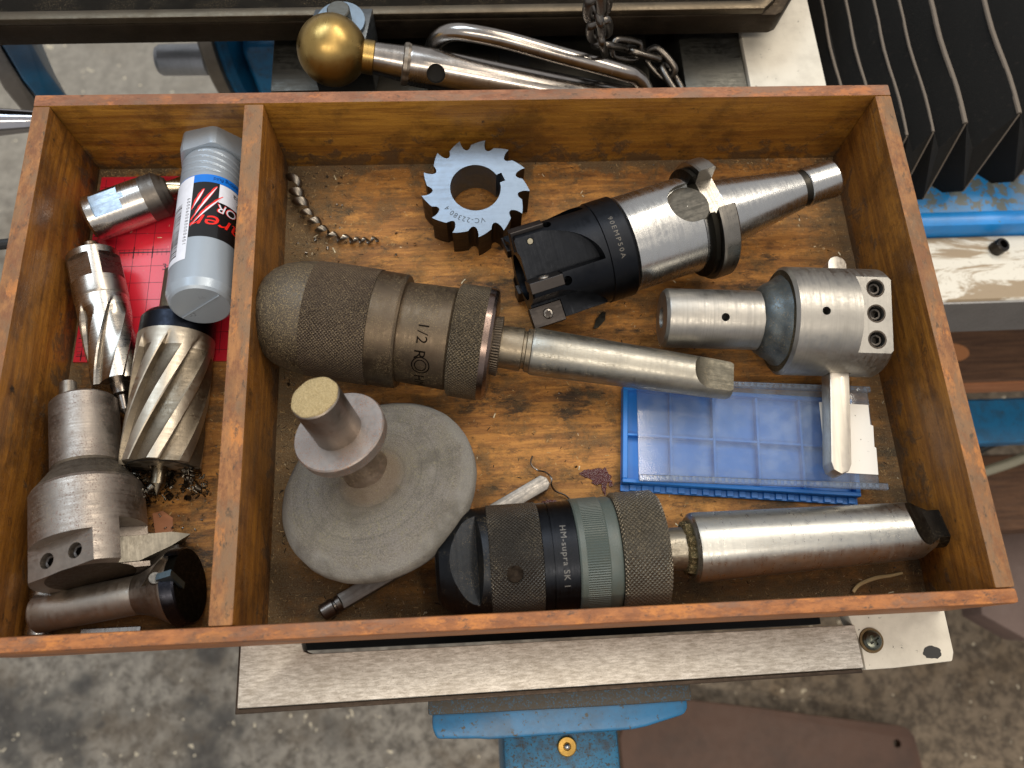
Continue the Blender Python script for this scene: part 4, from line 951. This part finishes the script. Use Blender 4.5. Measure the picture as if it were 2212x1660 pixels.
tag(obj('wood_shavings', flecks(70, lambda r: (r.uniform(12, 96), r.uniform(140, 240)), .5, 2.0, 8, 1.0), pale, smooth=False), 'pale shavings lying on the red gridded card', 'shavings', kind='stuff')

def spots(r):
    k = r.random()
    if k < .4: return r.gauss(66, 14), r.gauss(70, 14)
    if k < .6: return r.uniform(112, 150), r.uniform(120, 245)
    return r.uniform(110, 405), r.uniform(8, 245)
sb = random.Random(77); cl_ = []
for k in range(240):
    x_, y_ = spots(sb); x_ = min(408, max(12, x_)); y_ = min(245, max(9, y_))
    cl_.append(curl((x_, y_, sb.uniform(.4, 1.2)), sb.uniform(.25, .9), sb.uniform(.4, 1.6), sb.uniform(.3, .9), sb.uniform(.3, .8), 900+k))
tag(obj('metal_chips', join(cl_), metal('chip_steel', '#77716a', .3, grime=.5), sharp=80), 'tiny curled steel chips scattered over the tray bottom', 'swarf', kind='stuff')

# ================================================================== MACHINE AROUND THE TRAY
def strip_steel():
    m = Mat('scratched_steel_strip'); g = m.noise(900, 7, .82, vec=m.co((.22, 1, 1))); g2 = m.noise(300, 8, .8, vec=m.co((.3, 1, 1), rot=(0, 0, .12))); b = m.noise(45, 6, .7); p = m.noise(1500, 4, .8, vec=m.co((.5, 1, 1)))
    q = m.noise(130, 8, .8, vec=m.co((.4, 1, 1), loc=(3, 3, 3)))
    c = m.mix(m.step(g, .35, .65), C('#a69e92'), C('#dcd6cc')); c = m.mix(m.math('MULTIPLY', m.step(g2, .50, .66), .3), c, C('#8d8478'))
    c = m.mix(m.math('MULTIPLY', m.step(b, .45, .7), .35), c, C('#8c8070')); c = m.mix(m.math('MULTIPLY', m.step(p, .60, .68), .75), c, C('#4a4037'))
    c = m.mix(m.math('MULTIPLY', m.step(q, .64, .69), .7), c, C('#5c4f42'))
    m.bump(m.math('ADD', g, g2), .00012); return m.fin(c, m.mixf(g2, .34, .55), .45)
cast = strip_steel()
greyst = metal('grey_ground_table', '#5b5a55', .42, dust=.12, turn=.5, turndir='rough', grime=.45)
greased = metal('greasy_dark_rail', '#3c352d', .45, dust=.3, turn=.3, turndir='rough', grime=.5, film=.5, dustcol='#7a6a4c')
whitep = paint('off_white_enamel', '#cfc9bb', .4, chips=.12, chipcol='#2a2723', grime=.22, grimecol='#5b5142', scale=2.2)
bluep = paint('blue_enamel', '#126694', .34, chips=.32, chipcol='#33332c', grime=.5, grimecol='#2e2a20', scale=2.4)
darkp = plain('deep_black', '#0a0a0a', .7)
mt = thing('machine_saddle', 'flat steel and white painted machine table carrying the wooden tray', 'machine table', (0, 0, 0))
obj('steel_strip', prism([(98.2, -25.6), (377.9, -22.6), (377.3, -4), (129, -4.6), (126, -3.4), (125, 0), (125, 30), (97.8, 30)], -14, -5.3, bevel=.5), cast, mt)
obj('strip_edge', prism([(96.6, -28.2), (378.3, -24.8), (378, -23), (98.3, -26), (98, 30), (96.3, 30)], -13, -8, bevel=.4), metal('strip_edge_dark', '#4b4139', .5, grime=.4, dust=.1), mt)
obj('table_slab', prism([(94, 306), (125, 306), (125, 480), (94, 480)], -40, -8.2, bevel=.6), greyst, mt)
obj('table_slab', prism([(125.2, 300), (318, 300), (318, 480), (125.2, 480)], -44, -12, bevel=.6), metal('dark_slab', '#48453f', .45, dust=.2, turn=.4, turndir='rough', grime=.5), mt)
obj('table_slab', prism([(337.5, 290), (374.8, 290), (374.8, 480), (337.5, 480)], -40, -8.2, bevel=.6), greyst, mt)
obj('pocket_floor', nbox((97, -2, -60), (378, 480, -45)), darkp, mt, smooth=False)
obj('side_wall', nbox((94, 30.2, -44), (97.5, 300, -9)), greased, mt)
obj('slot_shade_patch', nbox((228, 322, -11.9), (246, 335, -11.2)), darkp, mt, smooth=False)  # thin black patch on the slab, painted in for the shade of a slot
wp = obj('white_plate', prism([(375.2, 306), (375.2, 480), (421, 480), (421, -18), (419.5, -21.8), (392, -23.4), (378.6, -23.6), (378.6, -12), (375.2, 0)], -16, -8.1+2.4, bevel=.7), whitep, mt)
P = []; rr = random.Random(21)
for k in range(22): a = 2*PI*k/22; r = 1+.25*rr.random(); P.append((410.7+3.9*r*math.cos(a), -18.2+2.5*r*math.sin(a)+.6))
obj('bare_patch', prism(P, -5.69, -5.62), plain('chipped_black', '#151412', .5), mt, smooth=False)
ms = thing('round_head_screw', 'cross-head screw fastening the white corner plate below the tray', 'screw', (383.6, -11.1, -5.7))
Mz = Matrix.Rotation(R(-90), 4, 'Y')
obj('washer', lathe([(0, 5.6), (.9, 5.4), (.9, 3)], 48, M=Mz), metal('rusty_washer', '#6c5c44', .5, dust=.5, rust=.6), ms)
hdm = obj('head', lathe([(.9, 4.4), (1.8, 4.3), (2.9, 3.5), (3.5, 2.2), (3.7, .3)], 48, M=Mz), metal('screw_head', '#5d6058', .3, dust=.15, grime=.4), ms)
cut(hdm, [nbox((-.55, -2.4, 2.2), (.55, 2.4, 6), M=Matrix.Rotation(R(30), 4, 'Z')), nbox((-2.4, -.55, 2.2), (2.4, .55, 6), M=Matrix.Rotation(R(30), 4, 'Z'))])

# blue bracket and column below the strip
br = thing('blue_bracket', 'blue painted cast bracket with column under the steel strip', 'bracket', (240, -30, -60))
obj('casting', prism([(-58, 25), (-58.5, -9), (-56.5, -13.8), (-37, -14.6), (-33, -15.2), (33, -14.4), (40, -13.4), (58, -9.2), (60, -6.5), (60, 25)], 0, 37, bevel=1.6), bluep, br)
obj('rib', prism([(-60, 25), (-60, -3.4), (-36, -3.6), (34, -3.6), (61.5, -3.2), (61.5, 25)], 37.02, 40, bevel=.9), paint('dirty_blue_lip', '#24506a', .55, chips=1.0, chipcol='#3a3225', grime=1., grimecol='#352c20', scale=9), br)
obj('column', nbox((-26, -60, -240), (32, 10, -.3), 3, seg=2), paint('chipped_blue_column', '#12688f', .4, chips=.55, chipcol='#2a2a22', grime=.8, scale=6), br)
nip = thing('grease_nipple', 'brass ball oiler set in the top of the blue column', 'grease nipple', (245.8, -53.4, -60.2))
brass_d = metal('dull_brass', '#b08d4c', .35, dust=.2, grime=.4)
obj('collar', lathe([(0, 4.9), (1.4, 4.6), (1.6, 4.2), (1.5, 2.0), (.8, 1.7)], 48, M=Mz), brass_d, nip)
bm = bmesh.new(); bmesh.ops.create_uvsphere(bm, u_segments=24, v_segments=12, radius=1.6); bmesh.ops.translate(bm, vec=(0, 0, .8), verts=bm.verts)
obj('ball', bm, steel_clean, nip)

# table rail across the back
tr_ = thing('machine_rail', 'dark greasy steel table edge with chamfered corner behind the tray', 'machine rail', (0, 325, 10))
obj('face_slab', prism([(-260, 0), (384, 0), (388, 2), (402, 24), (430, 80), (430, 200), (-260, 200)], 0, 14, bevel=1.2), greased, tr_)
obj('raised_lip', prism([(-260, .3), (376, .3), (384, 8), (396, 30), (424, 80), (418, 80), (389, 30), (377, 9.5), (371, 6.2), (-260, 6.2)], 13.9, 18.5, bevel=.8), metal('lip_steel', '#5e5548', .36, dust=.35, grime=.4, film=.4, turn=.4, turndir='rough'), tr_)
obj('trough_floor', nbox((-260, 6.5, 14.05), (371, 60, 14.6)), metal('oily_black_trough', '#1c1813', .4, dust=.35, grime=.5), tr_, smooth=False)

# clamp block with washer
cb_ = thing('clamp_block', 'grey steel clamp block with large washer behind the brass ball', 'clamp', (141, 306, 0))
obj('block', prism([(-19, -2), (14, -2), (17.5, 19), (-13.5, 19)], -8, 33, bevel=.8), metal('block_grey', '#5c6063', .4, dust=.25, grime=.4, turn=.3, turndir='rough'), cb_)
obj('washer', lathe([(33.1, 6), (33.1, 12.8), (36, 12.8), (36.2, 6)], 64, M=Matrix.Translation((1, 8, 0)) @ Mz), metal('washer_blue_grey', '#7c8790', .35, grime=.3, turn=.3), cb_)
obj('stud', lathe([(36, 6), (43, 6), (43.6, 5.4)], 40, M=Matrix.Translation((1, 8, 0)) @ Mz), greyst, cb_)

# lever with brass ball
lv = thing('ball_lever', 'steel tube lever ending in a polished brass ball behind the tray', 'lever', (137.3, 297.7, 32), (264.6, 287.5, 6))
brass = metal('brass', '#a98d55', .27, dust=.05, turn=.5, grime=.4, film=.45)
bm = lathe([(-18.3*math.cos(PI*i/32), max(.05, 18.3*math.sin(PI*i/32))) for i in range(29)]+[(17.0, 7.4)], 96)
obj('ball', bm, brass, lv, sharp=50)
obj('ferrule', lathe([(15.5, 8.6), (21.5, 8.8), (22.0, 8.2)], 64), brass, lv)
tubem = metal('blued_tube', '#a8a29c', .17, dust=.04, turn=.2, grime=.5, film=.35)
obj('tube', lathe([(22, 8.2), (36, 9.2), (37.5, 9.4)], 64), tubem, lv)
obj('weld_ring', lathe([(37, 9.4), (37.6, 10.6), (39.4, 10.9), (41, 10.4)], 64, rfun=lambda x, r, t, u: r*(1+.03*math.sin(11*t))), steel_dull, lv)
tbb = obj('tube', lathe([(40.8, 10.2), (42, 10.6), (175, 10.6)], 80), tubem, lv)
cut(tbb, [cyl(rotX(R(-52)) @ Vector((55, 0, 3)), rotX(R(-52)) @ Vector((55, 0, 20)), 5.0, 32)])
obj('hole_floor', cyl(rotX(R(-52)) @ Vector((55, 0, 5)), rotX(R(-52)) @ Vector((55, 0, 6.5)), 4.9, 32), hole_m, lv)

hk = tag(obj('bent_rod', tube([(190, 300, -6), (188.2, 307, 10), (189.5, 309, 19), (193.5, 308.2, 28), (201, 306, 34.5), (212, 303, 36.5), (230.1, 299.4, 35), (257.2, 294.5, 29.5), (292, 290.8, 20), (303, 291, 14), (310, 289, 4), (316, 284, -10)], 4.6, 20, n=10), tubem), 'round steel rod bent into a hook beside the ball lever', 'rod')
# chain: every link its own object
chn = thing('steel_chain', 'short link chain hanging over the rail beside the bent rod', 'chain', (0, 0, 0))
CP = [(262, 246, 122), (266.5, 259, 101), (270, 271, 81), (274.5, 284, 61), (279, 296, 41), (284, 307, 22), (294.5, 315, 11), (306, 318.5, 5), (318, 318, 1), (326, 310.5, -3), (331.5, 299, -5)]
chm = metal('chain_steel', '#6a655f', .28, dust=.05, grime=.5, film=.3)
for k in range(len(CP)-1):
    a, b = Vector(CP[k]), Vector(CP[k+1]); d = (b-a); L_ = d.length*.5+2.4; d.normalize()
    sd = d.cross(Vector((0, 0, 1)) if abs(d.z) < .9 else Vector((1, 0, 0))).normalized(); up_ = sd.cross(d)
    ax = (sd if k % 2 else up_)*.8 + (up_ if k % 2 else -sd)*.55; ax = (ax-d*ax.dot(d)).normalized(); c = (a+b)/2
    pts = []
    hw = 5.2
    for i in range(12):
        t = 2*PI*i/12; ex = math.cos(t); ey = math.sin(t)
        pts.append(c + d*(ex*hw + (L_-hw+1.5)*(1 if ex > 0.01 else -1 if ex < -.01 else 0)) + ax*(ey*hw))
    bm = tube(pts, 2.1, 10, closed=True, n=3)
    obj('link', bm, chm, chn, sharp=80)

# bellows on the right
bw = thing('way_bellows', 'black folded rubber bellows with grey edges at upper right', 'bellows', (0, 0, 0))
rub = Mat('black_rubber_cloth'); n_ = rub.noise(300, 5, .7); rub.bump(rub.noise(1400, 3, .7), .0003)
rub_m = rub.fin(rub.mix(rub.step(n_, .55, .8), C('#131210'), C('#2d2823')), .75, 0, .25)
pip = plain('worn_grey_edge', '#6b6156', .8)
rx_ = [428, 443, 459.2, 478, 495.2, 517, 553.5, 592]; yf = [284, 284, 283, 281.4, 283.7, 289.4, 296, 300]
vx = [(rx_[i]*.45+rx_[i+1]*.55) for i in range(len(rx_)-1)]
for i in range(len(rx_)-1):
    bm = bmesh.new(); mk = lambda *p: bm.verts.new(p)
    z0, zv = -30, -30-min(26, (rx_[i+1]-rx_[i])*.75)
    y0, y1 = yf[i], yf[i+1]; ym = (y0+y1)/2-3
    A, A2 = mk(rx_[i], y0, z0), mk(rx_[i]+2, 720, z0); B, B2 = mk(vx[i], ym, zv), mk(vx[i]+2, 720, zv); D_, D2 = mk(rx_[i+1], y1, z0), mk(rx_[i+1]+2, 720, z0)
    tipv = mk(vx[i]+9, min(y0, y1)-12, -86); lo = mk(vx[i]-3, min(y0, y1)+8, -120); lo2 = mk(rx_[i+1]+6, y1+10, -118)
    bm.faces.new((A, B, B2, A2)); bm.faces.new((B, D_, D2, B2)); bm.faces.new((A, tipv, B)); bm.faces.new((B, tipv, D_)); bm.faces.new((A, lo, tipv)); bm.faces.new((D_, tipv, lo2))
    pl = obj('pleat', bm, rub_m, bw, smooth=False); md = pl.modifiers.new('thick', 'SOLIDIFY'); md.thickness = .0009; md.offset = -1
    e_ = .55 if i < 4 else .9
    obj('edge_piping', tube([(rx_[i+1], y1, z0+.3), (rx_[i+1]+1.2, y1+28, z0+.1), (rx_[i+1]-.6, y1+66, z0+.5), (rx_[i+1]+1.5, y1+110, z0), (rx_[i+1]+1, 500, z0+.3), (rx_[i+1]+2, 720, z0+.3)], e_*1.7, 8, n=3), pip, pl)
    obj('edge_piping', tube([(rx_[i+1], y1-.3, z0), ((rx_[i+1]+vx[i]+9)/2, (y1+min(y0, y1)-12)/2-.5, (z0-86)/2), (vx[i]+9, min(y0, y1)-12.4, -86)], .6, 8, n=3), pip, pl)
obj('end_plate', prism([(0, 0), (54, 96), (54, 520), (0, 520)], 0, 3, M=Matrix.Translation((596, 262, -60))), metal('galvanised', '#8f9290', .4, dust=.1, turn=.3, turndir='rough'), bw)

# machine base behind on the right
mb = thing('grinder_bed', 'blue machine bed with off-white ledge to the right of the tray', 'machine base', (0, 0, 0))
obj('bed', nbox((425, 262, -400), (1100, 900, -100), 4, seg=2), paint('worn_blue_bed', '#1c7fc0', .4, chips=.75, chipcol='#5a6260', grime=.5, grimecol='#4f564f', scale=.9), mb)
obj('lip', prism([(425, 256.5), (1100, 256.5), (1100, 270), (425, 270)], -122, -98, bevel=5), paint('blue_lip', '#1583cf', .35, grime=.2, chips=.1, chipcol='#3d6a80', scale=2), mb)
def dirty_white():
    m = Mat('oily_off_white'); a = m.noise(30, 6, .7, vec=m.co((.35, 1.6, 1)), dist=.8); b = m.noise(300, 4, .6)
    c = m.mix(m.step(a, .48, .56), C('#cbc6b9'), C('#8d7b62')); c = m.mix(m.math('MULTIPLY', m.step(b, .6, .7), .3), c, C('#6a5b45')); m.bump(a, .0005)
    return m.fin(c, m.mixf(a, .3, .6))
obj('ledge', nbox((425, 206, -165), (1100, 256.3, -112), 1.2), [dirty_white()], mb)
obj('ledge_front', nbox((425, 204.5, -164), (1100, 205.9, -113.5)), metal('grey_casting', '#83817f', .5, grime=.2, metallic=.4), mb)
bo = thing('socket_bolt', 'black socket bolt on the off-white ledge', 'bolt', (576.5, 245, -112))
bo_ = obj('head', lathe([(0, 5.2), (7, 5.2), (7.8, 4.6), (7.8, 3.0), (4, 2.8), (4, .1)], 40, M=Matrix.Rotation(R(-78), 4, 'Y')), socket_m, bo)

# planks and clutter lower right
pk_d = wood('brown_plank', '#6b4c35', '#4a3324', 'x', stain=.3, gloss=.6, coat=0)
pk_o = wood('fresh_cut_edge', '#b5794f', '#935c3a', 'x', stain=.15, gloss=.7, coat=0)
wpk = thing('wooden_plank', 'brown plank with knot hole and fresh orange edge right of the tray', 'plank', (0, 0, 0))
obj('plank_body', nbox((560, 209.5, -328), (1200, 262, -300), 1.5), pk_d, wpk)
obj('cut_edge', nbox((560, 208.2, -330), (1200, 209.3, -303)), pk_o, wpk)
obj('knot', lathe([(0, .1), (0.02, 8), (.1, 16.5)], 40, capend=False, M=Matrix.Translation((652, 239, -299.6)) @ Matrix.Scale(.55, 4, (0, 1, 0)) @ Mz), plain('knot_orange', '#b57748', .7), wpk)
bb = tag(obj('blue_bar', nbox((560, 160, -352), (1200, 204, -336), 2), bluep), 'blue painted bar below the brown plank', 'bar')
w2 = tag(obj('wooden_plank', nbox((600, 90, -470), (1200, 170, -430), 2), pk_d), 'second brown plank, lower one behind the cable', 'plank')
cbl = tag(obj('cable', tube([(640, 130, -400), (690, 158, -380), (740, 178, -372), (800, 205, -372), (900, 215, -380)], 6, 12), plain('black_cable', '#15140f', .5)), 'black cable crossing right of the tray above the planks', 'cable')
cb2 = tag(obj('cable', tube([(640, 112, -400), (690, 136, -384), (745, 152, -376), (810, 178, -374), (900, 190, -380)], 5, 12), plain('grey_cable', '#8b8672', .5)), 'grey cable running just in front of the black one', 'cable')
pn = tag(obj('brown_panel', prism([(757, 10), (775, 90), (800, 172), (1200, 172), (1200, -60), (800, -18)], -560, -520, bevel=3), paint('dull_brown_panel', '#6d5a52', .6, grime=.4, grimecol='#40302a', scale=.6)), 'dull brown wooden panel leaning low beside the right board', 'panel')
fb = thing('plywood_board', 'reddish brown board with a drilled hole lying on the floor', 'board', (0, 0, 0))
bm = prism([(470, -74), (560, -88), (700, -112), (775, -124), (789, -129), (796, -140), (812, -420), (385, -420), (385, -120), (400, -86)], -815, -800, bevel=2)
pb = obj('sheet', bm, paint('reddish_board', '#553b2c', .55, grime=.6, grimecol='#2f2219', scale=.5), fb)
cut(pb, [cyl((769, -147, -830), (769, -147, -780), 5.5, 32)])

# handwheels and handle on the left
hw = thing('handwheel', 'blue handwheel with grey machined rim and steel grip behind the tray', 'handwheel', (7, 527, -140), (40, 527, -140))
gr = metal('machined_rim', '#817a70', .38, turn=.5, grime=.3, metallic=.7)
obj('rim', lathe([(0, 84), (0, 97), (2, 99), (11, 99), (12, 96), (12, 84)], 160), gr, hw)
obj('disc', lathe([(12.2, 40), (12.3, 95), (16, 97), (20, 92), (26, 60), (34, 40), (60, 34), (64, 30), (64, 5)], 128), bluep, hw)
obj('grip', lathe([(-40, 6), (-39, 10), (-36, 11.5), (-2, 11.8), (0, 10)], 48, M=Matrix.Translation((0, -84, 8))), metal('grip_steel', '#b4b7bb', .4, turn=.3, metallic=.6), hw)
gb = tag(obj('blue_gearbox', nbox((34, 440, -330), (92, 640, -120), 8, seg=3), bluep), 'blue painted gearbox housing behind the handwheel', 'gearbox')
arm = thing('blue_linkage', 'curved blue painted arm with bare grey lower edge at the upper left corner', 'linkage', (0, 0, 0))
obj('arm_body', prism([(-150, 470), (-128, 470), (-110, 432), (-96, 408), (-70, 372), (-50, 345), (-68, 345), (-90, 372), (-112, 400), (-133, 434)], -135, -100, bevel=2), paint('dark_blue_enamel', '#10587f', .35, grime=.35, chips=.1, scale=2), arm)  # arm in a darker blue paint
obj('bare_edge', prism([(-150, 468), (-134, 432), (-113, 399), (-91, 371), (-69, 344), (-84, 344), (-103, 366), (-127, 396), (-152, 440), (-160, 466)], -133, -104, bevel=1.5), metal('bare_grey', '#7b746b', .45, grime=.3, metallic=.6), arm)
ch_ = tag(obj('chrome_handle', lathe([(-52, 3), (-50, 9), (-40, 10.6), (-20, 8.3), (0, 6.4), (8, 5.6), (30, 5.6)], 64, M=Matrix.Translation((-55, 306, -30))), metal('chromed', '#b8b6ba', .14, grime=.2)), 'shiny tapered steel handle poking out behind the left board', 'handle')
c3 = tag(obj('cable', tube([(-140, 238, -60), (-90, 236, -55), (-40, 236, -50), (20, 232, -50)], 3.2, 12), plain('thin_black_cable', '#161616', .5)), 'thin black cable reaching the left board from the left', 'cable')

# things of one kind share a group
for stem, grp in (('drill_chuck', 'drill chucks in the main compartment'), ('annular_cutter', 'annular cutters in the left compartment'), ('cable', 'cables around the tray'), ('wooden_plank', 'planks right of the tray'), ('dried_red_spill', 'dried red spills on the tray bottom')):
    for o in COL.objects:
        if o.parent is None and o.name.split('.')[0] == stem: o['group'] = grp
